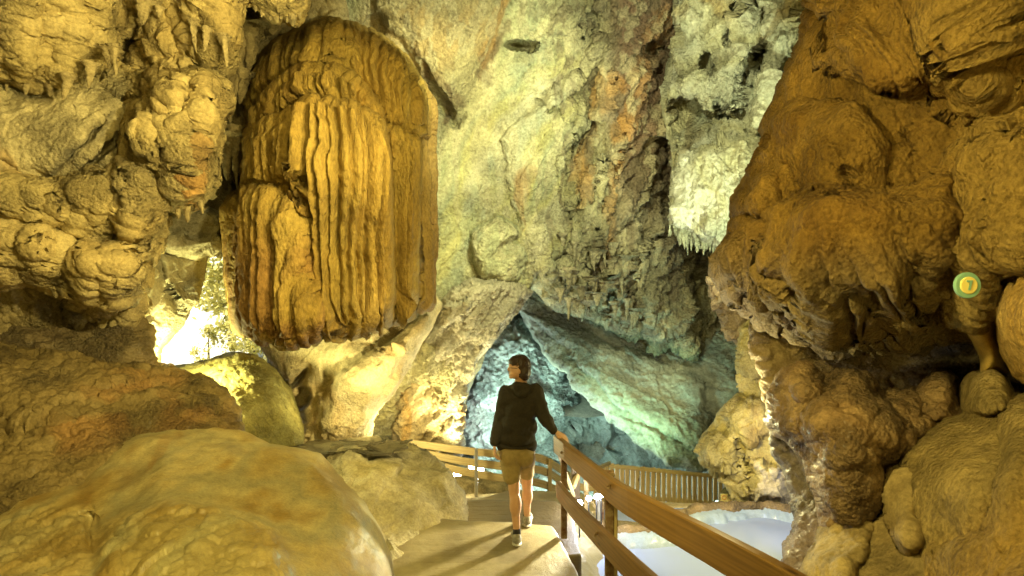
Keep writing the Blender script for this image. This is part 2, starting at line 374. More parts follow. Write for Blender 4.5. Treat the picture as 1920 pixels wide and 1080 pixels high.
# ------------------------------------------------------------------ stone colours and materials
M_coral = rockmat('knobbly_limestone', rough=.85, bump=1, fine=42, grain=16, var=.5, dist=.016, vor=1.0)
M_flow = rockmat('flowstone', rough=.82, spec=.25, bump=1, fine=44, grain=14, stretch=(1, 1, .8), var=.55, dist=.015, vor=1.0, bmin=.75)
M_drape = rockmat('fluted_flowstone', rough=.75, bump=.9, fine=46, grain=16, stretch=(1, 1, .5), var=.5, dist=.012, vor=1.0, bmin=.7)
M_wall = rockmat('fractured_limestone', rough=.85, bump=1, fine=20, grain=6, var=.55, dist=.04, vor=.8, bmin=.65)
M_far = rockmat('far_limestone', rough=.85, bump=1, fine=13, grain=4, var=.5, dist=.06, vor=.9)
M_wet = rockmat('wet_calcite', rough=.45, bump=.35, fine=60, grain=9, var=.45, coat=.28, bmin=.6, dist=.006, spec=.5)
M_rock = rockmat('rough_boulder', rough=.78, bump=1, fine=38, grain=9, var=.5, coat=0, dist=.018)
M_brown = rockmat('brown_flowstone', rough=.7, bump=1, fine=50, grain=14, var=.5, coat=.05, dist=.018, vor=1.0)
CREAM, YEL, GRN, GREY, ORA, RED, BRN, OLV, PINK = (.56, .49, .34), (.54, .45, .2), (.36, .40, .30), (.34, .33, .28), (.50, .27, .08), (.36, .17, .08), (.20, .14, .08), (.30, .27, .14), (.42, .30, .22)

# ------------------------------------------------------------------ the cave itself
def shell():
    n, m = 150, 110; c = np.array([0, 5.0, 2.0]); rad = np.array([15.0, 15.5, 12.0])
    th = np.linspace(0, 2 * np.pi, n, endpoint=False); ph = np.linspace(.02, np.pi - .02, m)
    T, Pp = np.meshgrid(th, ph); d = np.stack([np.sin(Pp) * np.cos(T), np.sin(Pp) * np.sin(T), np.cos(Pp)], -1).reshape(-1, 3)
    V = c + d * rad; V += d * (fbm(V, 3, 4, 2) * 1.4)[:, None]
    i, j = np.meshgrid(np.arange(m - 1), np.arange(n), indexing='ij'); j2 = (j + 1) % n
    Fc = np.stack([i * n + j, i * n + j2, (i + 1) * n + j2, (i + 1) * n + j], -1).reshape(-1, 4)
    ce = V[Fc].mean(1); yy = np.maximum(ce[:, 1], .1); px = 960 + ce[:, 0] / yy * F; py = 540 - (ce[:, 2] - CAMZ) / yy * F
    hole = (ce[:, 1] > 2) & (px > 150) & (px < 560) & (py > 380) & (py < 800)
    o = link_mesh('cave_ceiling', V, Fc[~hole], M_far, colr=ramp(V, [OLV, CREAM, GREY], 3))
    tag(o, kind='structure')
shell()

def t_wall(P, px, py, H):
    Q = P @ rotm('Y', 32) * np.array([1, 1, .3])
    c = ramp(Q, [(.30, .31, .20), (.46, .47, .28), (.62, .59, .36), (.42, .44, .28), (.58, .54, .25), (.64, .61, .42)], 1.3, 3, 5, 2.0)
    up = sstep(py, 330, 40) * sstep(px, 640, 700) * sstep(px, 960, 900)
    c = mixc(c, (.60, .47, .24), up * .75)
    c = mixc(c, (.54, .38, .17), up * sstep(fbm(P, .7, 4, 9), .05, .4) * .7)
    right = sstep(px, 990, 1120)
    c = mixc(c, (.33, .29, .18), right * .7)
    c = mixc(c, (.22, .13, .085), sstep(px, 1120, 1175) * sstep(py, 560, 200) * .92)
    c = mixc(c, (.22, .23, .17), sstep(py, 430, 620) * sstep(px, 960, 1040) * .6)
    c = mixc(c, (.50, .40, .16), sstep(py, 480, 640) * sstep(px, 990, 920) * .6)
    for pts in ([(1150, 150, 26), (1080, 320, 16), (1065, 380, 4)], [(1235, 30, 30), (1180, 200, 26), (1150, 360, 6)], [(1125, 130, 12), (1095, 300, 18), (1090, 400, 6)],
                [(985, 330, 20), (978, 400, 14), (985, 430, 4)], [(940, 0, 14), (915, 80, 14), (900, 130, 6)], [(1170, 240, 22), (1140, 420, 14), (1150, 520, 4)]):
        c = stain_shade(c, px, py, pts, (.50, .27, .08), .75, 16)
    for pts in ([(760, 40, 8), (800, 130, 18), (850, 200, 22), (830, 240, 8)], [(950, 40, 10), (900, 140, 14)]):
        c = stain_shade(c, px, py, pts, (.20, .13, .07), .8, 16)  # darker brown along the V crease and the slab edge
    for pts in ([(1075, 130, 14), (990, 250, 26), (900, 360, 26), (850, 560, 20), (830, 640, 10)], [(1050, 60, 20), (960, 180, 20)]):
        c = stain_shade(c, px, py, pts, (.34, .40, .32), .5, 24)
    st = fbm(P * np.array([1, 1, .1]), .16, 4, 19); c = mixc(c, (.20, .16, .10), sstep(st, .08, .3) * .7 * sstep(px, 930, 1060)); c = mixc(c, (.62, .56, .36), sstep(-st, .08, .3) * .55)
    return c
def d_wall(P, px, py, H):
    M1 = rotm('Y', 34); sm = .35 + .65 * sstep(px, 960, 1060) + .3 * sstep(py, 250, 420)
    d = facets(P, (.55, .6, 1.7), 1, M1) * .11 * sm + facets(P, (.24, .3, .7), 2, M1) * .055 * sm + facets(P, (.10, .12, .22), 3, M1) * .028
    d += fbm(P, .5, 5, 7, .6) * .10
    d *= .55 + .45 * sstep(px, 940, 1040)
    vert = sstep(px, 1010, 1110); f1, f2, i_, v_ = worley(warp(P, .5, .12, 3) * np.array([1, 1, .22]), .17, 12); g1, g2, i2, v_ = worley(warp(P, .3, .05, 4) * np.array([1, 1, .3]), .08, 13)
    d += vert * (np.clip(f2 - f1, 0, .8) ** .6 * (.4 + i_) * .16 + np.clip(g2 - g1, 0, .8) ** .6 * .06) * sstep(fbm(P, .9, 3, 15), -.45, .15)
    pc = popcorn(P, (.16, .16, .26), 14) * sstep(py, 330, 480) * sstep(px, 940, 1000)
    return d + pc * .07
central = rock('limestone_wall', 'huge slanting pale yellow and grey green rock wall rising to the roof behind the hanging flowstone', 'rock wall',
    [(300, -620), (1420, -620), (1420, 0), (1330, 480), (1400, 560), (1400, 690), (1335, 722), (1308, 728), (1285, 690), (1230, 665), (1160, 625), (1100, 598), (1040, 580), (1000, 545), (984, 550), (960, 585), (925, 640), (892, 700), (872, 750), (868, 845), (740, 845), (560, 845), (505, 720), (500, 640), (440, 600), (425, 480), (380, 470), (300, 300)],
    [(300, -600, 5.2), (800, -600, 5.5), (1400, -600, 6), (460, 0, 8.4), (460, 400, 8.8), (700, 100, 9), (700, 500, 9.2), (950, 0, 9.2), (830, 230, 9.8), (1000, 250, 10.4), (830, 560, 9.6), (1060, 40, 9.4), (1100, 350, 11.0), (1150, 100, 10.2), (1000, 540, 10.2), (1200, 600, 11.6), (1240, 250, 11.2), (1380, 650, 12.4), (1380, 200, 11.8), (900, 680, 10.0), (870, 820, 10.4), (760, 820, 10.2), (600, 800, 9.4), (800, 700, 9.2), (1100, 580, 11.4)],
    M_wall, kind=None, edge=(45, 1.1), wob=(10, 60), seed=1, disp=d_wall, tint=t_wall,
    layers=[('poly', [(700, -300), (955, -300), (945, 20), (905, 110), (860, 215), (820, 190), (760, 90), (700, 20)], .35, 50),
            ('poly', [(1120, -200), (1290, -200), (1262, 80), (1245, 300), (1290, 560), (1330, 690), (1240, 650), (1180, 620), (1120, 560), (1070, 380), (1120, 200)], .7, 90),
            ('poly', [(935, 260), (1085, 130), (1095, 330), (1130, 560), (1030, 560), (1005, 500), (960, 400)], .3, 60),
            ('poly', [(880, 430), (930, 395), (975, 430), (1000, 480), (985, 545), (905, 530), (880, 480)], .45, 30),
            ('poly', [(1090, 620), (1150, 640), (1185, 650), (1130, 500), (1060, 480), (1060, 590)], .35, 40),
            ('ell', 975, 85, 38, 15, 5, -.7), ('ell', 1235, 85, 32, 26, -50, -.7), ('ell', 1050, 480, 26, 14, -30, -.4), ('ell', 1075, 395, 20, 30, 0, -.3), ('ell', 700, 60, 30, 50, 30, -.35),
            ('cut', [(790, 110, 6), (812, 170, 16), (850, 235, 12), (870, 215, 6)], .4), ('cut', [(1255, 60, 10), (1240, 260, 14), (1262, 430, 14), (1330, 520, 20)], .5), ('cut', [(1140, 590, 8), (1150, 520, 8), (1120, 430, 5)], .3), ('cut', [(1215, 640, 14), (1190, 540, 10), (1185, 470, 5)], .4), ('cut', [(1010, 190, 4), (1080, 240, 8), (1060, 320, 6)], .3), ('cut', [(1150, 130, 5), (1165, 260, 8), (1150, 330, 5)], .3), ('ell', 1210, 440, 16, 60, 5, -.35), ('ell', 950, 470, 20, 46, 60, -.2)] +
           [('seg', [(x0, y0, r0), (x0 - 8, y1, 3)], 1.8) for x0, y0, r0, y1 in ((1060, 300, 9, 350), (1075, 230, 8, 300), (1130, 300, 10, 380), (1110, 320, 9, 370), (1150, 330, 11, 400), (1040, 480, 8, 530), (1060, 500, 9, 560), (1085, 520, 10, 570), (1110, 540, 10, 600), (1160, 560, 11, 620), (1190, 520, 9, 600), (1080, 440, 9, 490), (1100, 20, 10, 70), (1120, 10, 9, 60))])

random.seed(31)
for k in range(34):
    x = random.uniform(1050, 1235); y = np.interp(x, [1050, 1100, 1160, 1235], [560, 575, 605, 640]) - random.uniform(0, 150); yy = float(rbf([(1000, 540, 10.0), (1200, 600, 11.2), (1100, 350, 10.7), (1240, 250, 10.6)])(np.array([x]), np.array([y]))[0])
    stalactite(x, y, yy - .25, random.uniform(.15, .38), random.uniform(.04, .09), M_wall, central, (.46, .42, .27))
# far lower passage
def t_far(P, px, py, H):
    c = ramp(P * np.array([1, 1, 1.5]), [(.36, .40, .36), (.44, .49, .44), (.54, .57, .50), (.34, .39, .35)], 1.6, 21, 5, 1.5)
    return c
def d_far(P, px, py, H):
    return facets(P, (1.6, 1.2, .7), 31, rotm('Y', 60)) * .28 + facets(P, (.6, .5, .3), 32, rotm('Y', 55)) * .11 + facets(P, (.2, .2, .12), 33, rotm('Y', 40)) * .05 + fbm(P, .8, 5, 4, .6) * .16
rock('passage_wall', 'teal faceted rock wall at the far end of the lower passage behind the person', 'rock wall',
    [(780, 480), (1500, 480), (1500, 1020), (780, 1020)], [(800, 500, 15.5), (800, 1000, 15), (1000, 700, 15.5), (1100, 850, 17.5), (1250, 850, 16.5), (1500, 1000, 15), (1500, 500, 15)],
    M_far, edge=None, disp=d_far, tint=t_far, seed=2, wob=(0, 40),
    layers=[('poly', [(860, 600), (1000, 590), (1100, 760), (1060, 830), (1010, 900), (860, 900)], 1.2, 70), ('ell', 1110, 835, 60, 36, 10, -1.2)])
def d_slab(P, px, py, H):
    M1 = rotm('Y', 128)
    return facets(P, (.9, 1.0, 3.0), 41, M1) * .05 + ridged(P @ M1 * np.array([1, 1, .15]), .35, 4, 42) * .035 + facets(P, (.2, .2, .45), 43, M1) * .025 + fbm(P, .4, 5, 44, .6) * .04
rock('rock_slab', 'long slanting teal and green lit slab overhanging the lower passage', 'rock slab',
    [(930, 505), (1480, 505), (1480, 885), (1300, 884), (1250, 872), (1190, 832), (1120, 770), (1075, 722), (1030, 672), (985, 612), (968, 580)],
    [(950, 520, 12.6), (1480, 520, 12.8), (980, 600, 12.2), (1100, 740, 11.4), (1200, 830, 10.9), (1310, 880, 10.6), (1200, 660, 12.2), (1400, 700, 11.4), (1450, 880, 10.6)],
    M_far, edge=(40, .7), back=.5, disp=d_slab, seed=3, wob=(13, 36),
    tint=lambda P, px, py, H: mixc(ramp(P @ rotm('Y', 128) * np.array([1, 1, .2]), [(.24, .27, .24), (.36, .40, .36), (.42, .45, .38), (.28, .31, .28)], .8, 22, 5, 1.4), (.38, .42, .24), sstep(py - (px - 1100) * .55, 640, 720) * .5),
    layers=[('poly', [(960, 575), (1130, 640), (1330, 720), (1330, 860), (1200, 790), (1100, 700), (1010, 610)], .25, 30)])

# upper right wall with its fringe of stalactites
def t_ur(P, px, py, H):
    c = ramp(P, [(.45, .48, .36), (.60, .60, .46), (.52, .50, .32), (.62, .63, .52)], .9, 51, 5, 1.5)
    c = mixc(c, (.50, .42, .17), sstep(px - py * .3, 1440, 1480) * .7)
    c = mixc(c, (.48, .33, .1), sstep(py, 60, 10) * sstep(fbm(P, .5, 3, 5), -.1, .2) * .6)
    return stain_shade(c, px, py, [(1265, 200, 24), (1300, 245, 24), (1285, 290, 8)], (.22, .18, .09), .9, 12)  # shade of the hollow painted in as dark brown
def d_ur(P, px, py, H):
    lower = sstep(py, 240, 300)
    d = facets(P, (.5, .5, .8), 61, rotm('Y', 20)) * .14 * (1 - .6 * lower) + facets(P, (.2, .2, .3), 62) * .06 * (1 - .5 * lower) + fbm(P, .4, 5, 63, .6) * .08 + facets(P, (.08, .08, .1), 64) * .02
    return d + lower * (ridged(P * np.array([1, 1, .16]), .13, 3, 65) * .08 + popcorn(P, (.08, .08, .22), 66) * .05)
ur = empty('stalactite_wall', tuple(at(1400, 480, 9.0)), 'pale green lit rock wall with a fringe of stalactites right of the reddish column', 'rock wall')
fr = [(1262, 425), (1275, 432), (1288, 446), (1300, 452), (1312, 461), (1322, 456), (1336, 462), (1350, 452)]
rock('rock_face', None, None,
    [(1262, -620), (1720, -620), (1720, 300), (1480, 470), (1450, 480), (1352, 470), (1335, 455), (1300, 448), (1262, 420), (1258, 330), (1262, 290), (1245, 235), (1240, 190), (1250, 120), (1268, 60), (1262, 0)],
    [(1260, -600, 5.5), (1700, -600, 5.5), (1290, 0, 9.2), (1500, 0, 8.4), (1290, 220, 9.6), (1450, 200, 8.8), (1300, 430, 9.4), (1480, 460, 9.0), (1700, 250, 8.2)],
    M_wall, edge=(24, .8), back=.9, disp=d_ur, tint=t_ur, seed=4, wob=(7, 40), parent=ur,
    layers=[('poly', [(1262, -60), (1440, -60), (1420, 60), (1400, 130), (1380, 210), (1330, 215), (1290, 180), (1262, 120)], .35, 30),
            ('poly', [(1262, 270), (1300, 285), (1330, 270), (1400, 255), (1500, 290), (1470, 420), (1352, 452), (1262, 410)], .45, 24),
            ('poly', [(1445, -60), (1530, -60), (1480, 130), (1440, 230), (1405, 260), (1420, 120)], .35, 30),
            ('ell', 1432, 100, 22, 46, 18, -.9), ('ell', 1355, 205, 26, 17, 40, -.55), ('ell', 1365, 45, 12, 42, 12, -.5), ('ell', 1325, 125, 10, 26, -10, -.5), ('ell', 1395, 175, 8, 30, 20, -.4),
            ('ell', 1285, 215, 44, 52, 30, -.8), ('ell', 1388, 320, 7, 26, 5, -.4), ('ell', 1420, 20, 15, 22, 0, -.5)])
random.seed(3)
for k in range(46):
    x = 1258 + k * 2.25 + random.uniform(-1, 1); y = np.interp(x, [a for a, b in fr], [b for a, b in fr])
    stalactite(x, y - random.uniform(4, 16), 9.45 + random.uniform(-.15, .25), random.uniform(.12, .34), random.uniform(.022, .05), M_wall, ur, (.52, .54, .38))
for k in range(16):
    stalactite(1262 + random.uniform(0, 75), 292 + random.uniform(-14, 16), 9.3, random.uniform(.1, .3), random.uniform(.02, .04), M_wall, ur, (.45, .42, .25))
rock('porous_rock', 'pinkish brown porous rock in the gap left of the orange flowstone', 'rock', [(1335, 560), (1325, 520), (1350, 500), (1410, 520), (1500, 600), (1500, 700), (1400, 715), (1385, 650), (1350, 610)],
    [(1330, 520, 9.0), (1400, 700, 9.2), (1500, 600, 8.6), (1400, 560, 9.0)], M_wall, edge=(22, .5), back=.5, seed=5, wob=(9, 24),
    disp=lambda P, px, py, H: facets(P, (.15, .15, .2), 71) * .07 + ridged(P, .22, 4, 72) * .08, tint=lambda P, px, py, H: ramp(P, [(.36, .25, .13), (.55, .42, .26), (.45, .30, .16)], .4, 7))

# ------------------------------------------------------------------ the hanging flowstone
def flute_noise(P, tier, s, seed, wr=.05, vert=.06):
    """vertical draperies: stretched cells -> rounded ribs with sharp gutters; each tier has its own ribs"""
    x = P[:, 0] + fbm(P * np.array([1, 1, .5]), .5, 3, seed + 2) * wr + P[:, 1] * .45
    f1, f2, i, v = worley(np.stack([x, np.zeros(len(x)) + tier * 3.3 * s, P[:, 2] * vert], 1), s, seed)
    return np.clip(f2 - f1, 0, .75) ** .55, i
TIERS = [[(473, 250), (480, 210), (520, 160), (570, 125), (640, 130), (680, 160), (712, 205), (718, 240), (760, 252), (785, 262), (778, 585), (700, 700), (440, 700), (446, 400)],
         [(560, 215), (575, 190), (640, 195), (690, 210), (715, 238), (728, 300), (735, 640), (700, 700), (470, 700), (450, 360), (478, 250), (520, 225)],
         [(412, 700), (412, 385), (440, 360), (480, 345), (530, 348), (560, 335), (580, 360), (600, 420), (600, 700)]]
def d_cur(P, px, py, H):
    tier = sum((sdf(px, py, t_) > 4).astype(float) for t_ in TIERS)
    Z = np.zeros(len(P)); c0 = px + fbm(np.stack([px, py, Z + tier * 90], 1), 130, 3, 5) * 3 + (px - 640) * (py - 330) * -.00016
    a, ia = ribs(c0 + tier * 37, 34, 81, .45); b, ib = ribs(c0 + tier * 53, 12, 82, .4, .85); b2, ib2 = ribs(c0 + tier * 71 + 5, 14, 85, .4, .85)
    mk = sstep(fbm(np.stack([px, py * .35, Z], 1), 60, 3, 8), -.1, .1); b = b * mk + b2 * (1 - mk)
    right = sstep(px, 540, 620); left = 1 - right; cap = sstep(py, 190, 60)
    att = np.ones(len(P)); lip = np.zeros(len(P))
    for t_ in TIERS:                                             # the top of every tier is a smooth sandy lip, ribs start below it
        q_ = sdf(px, py, t_); up_ = sstep(px, 452, 480); att = np.where(q_ > 0, np.minimum(att, sstep(q_, 5, 34)), np.minimum(att, .35 + .65 * sstep(-q_, 0, 8))); lip = np.maximum(lip, np.clip(1 - np.abs(q_ - 9) / 12, 0, 1) * up_)
    d = (a * (.4 + .8 * ia) * .12 + b * (.6 + .6 * ib) * .14) * (.55 + .6 * right) * (1 - .7 * cap) * (.15 + .85 * att) + lip * .07
    d += popcorn(P, (.045, .045, .07), 83) * .02 * (.1 + left) + popcorn(P, (.10, .10, .18), 84) * .03 * left + fbm(P, .25, 4, 85) * .02
    return d
def t_cur(P, px, py, H):
    Q = P * np.array([1, 1, .12])
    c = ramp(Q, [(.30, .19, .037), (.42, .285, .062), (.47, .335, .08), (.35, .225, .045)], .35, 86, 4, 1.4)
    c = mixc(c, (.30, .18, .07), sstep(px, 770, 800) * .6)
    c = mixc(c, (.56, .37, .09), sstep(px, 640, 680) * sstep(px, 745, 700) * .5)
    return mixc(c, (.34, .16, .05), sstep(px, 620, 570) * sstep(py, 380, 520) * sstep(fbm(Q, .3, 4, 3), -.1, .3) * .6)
cur = [(614, 32), (565, 49), (516, 73), (492, 98), (473, 140), (472, 171), (461, 202), (456, 245), (440, 300), (446, 342), (418, 367), (412, 403), (418, 477), (426, 550), (430, 600), (443, 623), (486, 633), (547, 645), (583, 642), (602, 636), (625, 622), (651, 614), (693, 614), (730, 611), (767, 602), (780, 582), (797, 581), (811, 568), (812, 428), (810, 330), (809, 196), (791, 153), (767, 110), (718, 67), (669, 43)]
# ragged lower hem: each rib ends at its own height
hem = []
random.seed(11)
for (x0, y0), (x1, y1) in zip(cur, cur[1:]):
    hem.append((x0, y0))
    if y0 > 560 and y1 > 560 and x1 > x0 + 6:
        n = max(1, int((x1 - x0) / random.uniform(12, 18)))
        for l in range(n):
            dp = random.uniform(3, 9)
            for k in range(0 if l else 1, 6):
                t = (l + k / 6) / n; hem.append((x0 + (x1 - x0) * t, y0 + (y1 - y0) * t + dp * math.sin(math.pi * k / 6) - 2))
hem.append(cur[-1])
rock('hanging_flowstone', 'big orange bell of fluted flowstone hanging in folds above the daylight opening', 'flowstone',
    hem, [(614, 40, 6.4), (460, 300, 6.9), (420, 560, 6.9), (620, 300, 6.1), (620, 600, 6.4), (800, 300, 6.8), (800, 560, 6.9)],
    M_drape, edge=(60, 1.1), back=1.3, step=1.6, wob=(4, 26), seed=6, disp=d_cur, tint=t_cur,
    layers=[('poly', [(575, 55), (640, 48), (700, 75), (760, 130), (776, 200), (778, 700), (600, 700), (560, 120)], .3, 16),
            ('poly', [(473, 250), (480, 210), (520, 160), (570, 125), (640, 130), (680, 160), (712, 205), (718, 240), (760, 252), (785, 262), (778, 585), (700, 700), (440, 700), (446, 400)], .66, 18),
            ('poly', [(560, 215), (575, 190), (640, 195), (690, 210), (715, 238), (728, 300), (735, 640), (700, 700), (470, 700), (450, 360), (478, 250), (520, 225)], 1.02, 16),
            ('poly', [(412, 700), (412, 385), (440, 360), (480, 345), (530, 350), (570, 372), (585, 420), (600, 520), (640, 620), (640, 700)], 1.2, 44),
            ('cut', [(570, 250, 3), (580, 310, 9), (600, 350, 8), (592, 380, 3)], .3), ('cut', [(462, 400, 3), (452, 480, 6), (448, 560, 5)], .15), ('cut', [(470, 560, 2), (560, 610, 3)], .05)] +
           [('seg', [(x0, 60, 5), (x0 + 2, 100, 6), (x0 + 2, 130, 3)], 2.5) for x0 in (588, 600, 612, 624, 637, 650)])

# ------------------------------------------------------------------ upper left: coral covered wall and hanging lumps
LUMPS = [  # tapered hanging fingers (x, y, r) in the photo
 [(40, -40, 34), (30, 60, 26), (45, 120, 20), (20, 135, 8)], [(100, -30, 26), (105, 40, 24), (95, 95, 12)], [(150, -30, 26), (135, 60, 24), (118, 130, 18), (110, 160, 8)],
 [(175, -30, 20), (190, 40, 20), (200, 80, 16), (182, 118, 12), (180, 125, 6)], [(250, -30, 20), (262, 10, 10)], [(310, -20, 22), (322, 30, 16), (330, 58, 7)],
 [(385, -30, 30), (375, 30, 22), (380, 90, 16), (385, 100, 6)], [(425, -30, 14), (420, 60, 26), (412, 100, 24), (400, 132, 12)], [(350, 50, 16), (362, 90, 18), (372, 110, 8)],
 [(310, 70, 24), (330, 130, 30)], [(478, -30, 12), (482, 10, 5)], [(0, 100, 20), (10, 140, 12)]]
PLY = [ # rounded masses
 ('poly', [(-900, -300), (230, -300), (205, 90), (130, 170), (60, 160), (0, 130), (-900, 100)], .35, 60),
 ('poly', [(60, 175), (140, 130), (230, 130), (275, 140), (290, 175), (262, 240), (255, 320), (200, 350), (60, 350), (-60, 360), (-60, 170)], .42, 60),
 ('poly', [(295, 150), (420, 145), (425, 195), (408, 240), (398, 300), (385, 360), (352, 387), (322, 380), (300, 325), (250, 300), (248, 240), (282, 190)], .75, 46),
 ('poly', [(0, 340), (120, 350), (230, 330), (230, 390), (200, 420), (185, 470), (160, 450), (120, 415), (60, 415), (0, 400), (-300, 420), (-300, 340)], .5, 34),
 ('poly', [(225, 300), (305, 320), (305, 400), (290, 450), (268, 492), (238, 488), (225, 440), (215, 380)], .6, 34),
 ('poly', [(-60, 420), (60, 425), (130, 440), (138, 480), (125, 520), (120, 545), (85, 520), (60, 510), (0, 520), (-60, 520)], .6, 30),
 ('poly', [(135, 475), (165, 458), (215, 462), (250, 478), (262, 520), (240, 560), (195, 578), (160, 562), (135, 540)], .7, 34),
 ('ell', 245, 90, 42, 60, 20, -.5), ('ell', 350, 405, 60, 40, 0, -.3), ('ell', 140, 440, 12, 10, 0, -.3), ('ell', 150, 325, 110, 10, -42, -.16), ('ell', 215, 262, 60, 10, -48, -.14)]
random.seed(21); PEND = []
def pend(line, n, r, L, jit=14, beads=False):
    for k in range(n):
        t = (k + random.random() * .8) / n; i = t * (len(line) - 1); a = int(i); f = i - a; b = min(a + 1, len(line) - 1)
        x = line[a][0] * (1 - f) + line[b][0] * f + random.uniform(-4, 4); y = line[a][1] * (1 - f) + line[b][1] * f + random.uniform(-jit, jit)
        rr = r * random.uniform(.7, 1.3); l = L * random.uniform(.6, 1.4); m = 7 if beads else 4; pts = []
        for q in range(m):
            u = q / (m - 1); pts.append((x + random.uniform(-2, 2) - 6 * u, y + l * u, rr * (1 - .55 * u) * (1 + (.14 if q % 2 else -.08))))
        PEND.append(('seg', pts, 2.6))
pend([(-40, -10), (230, 0)], 15, 12, 90, 30); pend([(-40, 60), (200, 40)], 11, 11, 70, 24); pend([(230, -20), (440, -10)], 10, 12, 60, 12)
pend([(290, 190), (415, 180)], 8, 11, 150, 20, True); pend([(300, 150), (420, 150)], 7, 11, 80, 10, True); pend([(300, 260), (400, 240)], 7, 9, 110, 16, True)
pend([(-20, 350), (230, 345)], 15, 9, 60, 10, True); pend([(225, 320), (300, 330)], 6, 10, 130, 14, True); pend([(-20, 440), (130, 445)], 9, 10, 70, 12, True); pend([(140, 475), (255, 480)], 8, 10, 80, 10, True)
pend([(-20, 390), (210, 400)], 12, 8, 46, 12, True); pend([(240, 390), (295, 400)], 4, 9, 80, 12, True); pend([(250, 170), (300, 260)], 5, 8, 60, 12, True)
CUTS = [('cut', [(212, 100, 5), (250, 78, 5)], .2), ('cut', [(205, 105, 6), (215, 130, 10), (290, 150, 6)], .25), ('cut', [(170, 150, 4), (255, 200, 4), (262, 160, 3)], .1), ('cut', [(0, 300, 4), (90, 345, 5), (230, 320, 6), (240, 250, 4)], .18), ('cut', [(100, 330, 5), (215, 205, 5)], .1),
        ('cut', [(0, 415, 5), (70, 418, 6), (150, 462, 8), (210, 455, 6)], .25), ('cut', [(132, 470, 8), (128, 560, 6)], .3), ('cut', [(225, 420, 6), (232, 480, 8), (262, 500, 8)], .3), ('cut', [(435, 130, 4), (395, 140, 6), (350, 128, 4)], .15)]
def d_ul(P, px, py, H):
    slab = sstep(sdf(px, py, [(-50, 190), (90, 150), (150, 160), (235, 150), (255, 180), (235, 300), (150, 330), (60, 345), (-50, 345)]), -10, 18)
    k = 1 - .88 * slab
    d = popcorn(P, (.085, .085, .24), 91, .25) * .11 * k + popcorn(P, (.05, .05, .06), 92) * .045 * k + popcorn(P, (.026, .026, .026), 94) * .016 * k + fbm(P, .35, 4, 93) * .05
    return d + slab * (facets(P, (.3, .3, .12), 95, rotm('Y', -50)) * .02 + fbm(P, .08, 4, 96) * .012)
def t_ul(P, px, py, H):
    c = ramp(P, [(.42, .32, .13), (.53, .42, .18), (.60, .48, .22), (.46, .35, .14)], .5, 97, 5, 1.2)
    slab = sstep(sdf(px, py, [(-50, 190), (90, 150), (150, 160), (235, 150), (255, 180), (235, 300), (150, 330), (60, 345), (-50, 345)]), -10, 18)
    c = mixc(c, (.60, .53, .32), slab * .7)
    c = stain_shade(c, px, py, [(215, 210, 10), (160, 270, 14), (90, 330, 14)], (.26, .23, .15), .8, 8)  # darker along the diagonal crease
    c = stain_shade(c, px, py, [(368, 250, 7), (365, 300, 10), (355, 345, 8), (356, 375, 8)], (.50, .26, .07), .8, 5)
    c = stain_shade(c, px, py, [(10, 290, 20), (30, 340, 20)], (.52, .33, .12), .6, 5)
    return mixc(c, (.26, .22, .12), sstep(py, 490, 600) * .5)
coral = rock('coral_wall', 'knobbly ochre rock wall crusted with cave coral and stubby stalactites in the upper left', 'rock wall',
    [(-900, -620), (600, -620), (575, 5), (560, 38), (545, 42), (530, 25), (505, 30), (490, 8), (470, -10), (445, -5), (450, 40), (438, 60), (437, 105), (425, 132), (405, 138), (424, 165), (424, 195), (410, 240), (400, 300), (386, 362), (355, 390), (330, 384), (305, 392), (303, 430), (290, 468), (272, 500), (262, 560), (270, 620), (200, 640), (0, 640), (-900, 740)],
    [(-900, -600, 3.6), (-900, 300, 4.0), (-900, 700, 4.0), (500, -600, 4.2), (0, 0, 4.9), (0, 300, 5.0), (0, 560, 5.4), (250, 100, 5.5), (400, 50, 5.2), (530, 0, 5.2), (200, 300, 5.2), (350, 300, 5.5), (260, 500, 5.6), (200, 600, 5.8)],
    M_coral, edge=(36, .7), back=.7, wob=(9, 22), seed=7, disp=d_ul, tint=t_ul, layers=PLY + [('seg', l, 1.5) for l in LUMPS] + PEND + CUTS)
random.seed(12)
for row, Y0, n in (([(0, 140), (60, 160), (120, 165), (190, 130), (225, 100)], 4.68, 8), ([(0, 408), (80, 412), (120, 412), (180, 455)], 4.68, 6), ([(0, 510), (60, 515), (100, 535), (150, 555), (200, 570), (245, 545)], 4.85, 9), ([(300, 372), (350, 382), (385, 355)], 4.9, 7), ([(228, 470), (262, 488), (290, 460)], 5.1, 7), ([(255, 20), (320, 40), (375, 70), (420, 90)], 4.85, 5)):
    for k in range(n):
        t = (k + random.random()) / n * (len(row) - 1); a = int(min(t, len(row) - 2)); f = t - a
        x = row[a][0] * (1 - f) + row[a + 1][0] * f; y = row[a][1] * (1 - f) + row[a + 1][1] * f
        stalactite(x, y - 18, Y0 + random.uniform(-.02, .14), random.uniform(.08, .26), random.uniform(.03, .06), M_coral, coral, (.56, .45, .22))
ds = empty('dripping_stalactites', tuple(at(530, 40, 5.3)), 'cluster of short knobbly stalactites at the top edge above the hanging flowstone', 'stalactites')
for x, y, L, r in ((492, 0, .16, .05), (505, 8, .16, .045), (516, 4, .2, .05), (527, 10, .14, .05), (538, 12, .16, .05), (548, 14, .18, .05), (560, 4, .16, .05), (478, -14, .18, .05), (335, 40, .14, .05), (322, 36, .12, .04)):
    stalactite(x, y, 5.3, L, r, M_coral, ds, (.46, .38, .2))
def t_dk(P, px, py, H): return ramp(P, [(.20, .15, .08), (.34, .28, .15), (.26, .2, .1)], .5, 98, 4, 1.2)
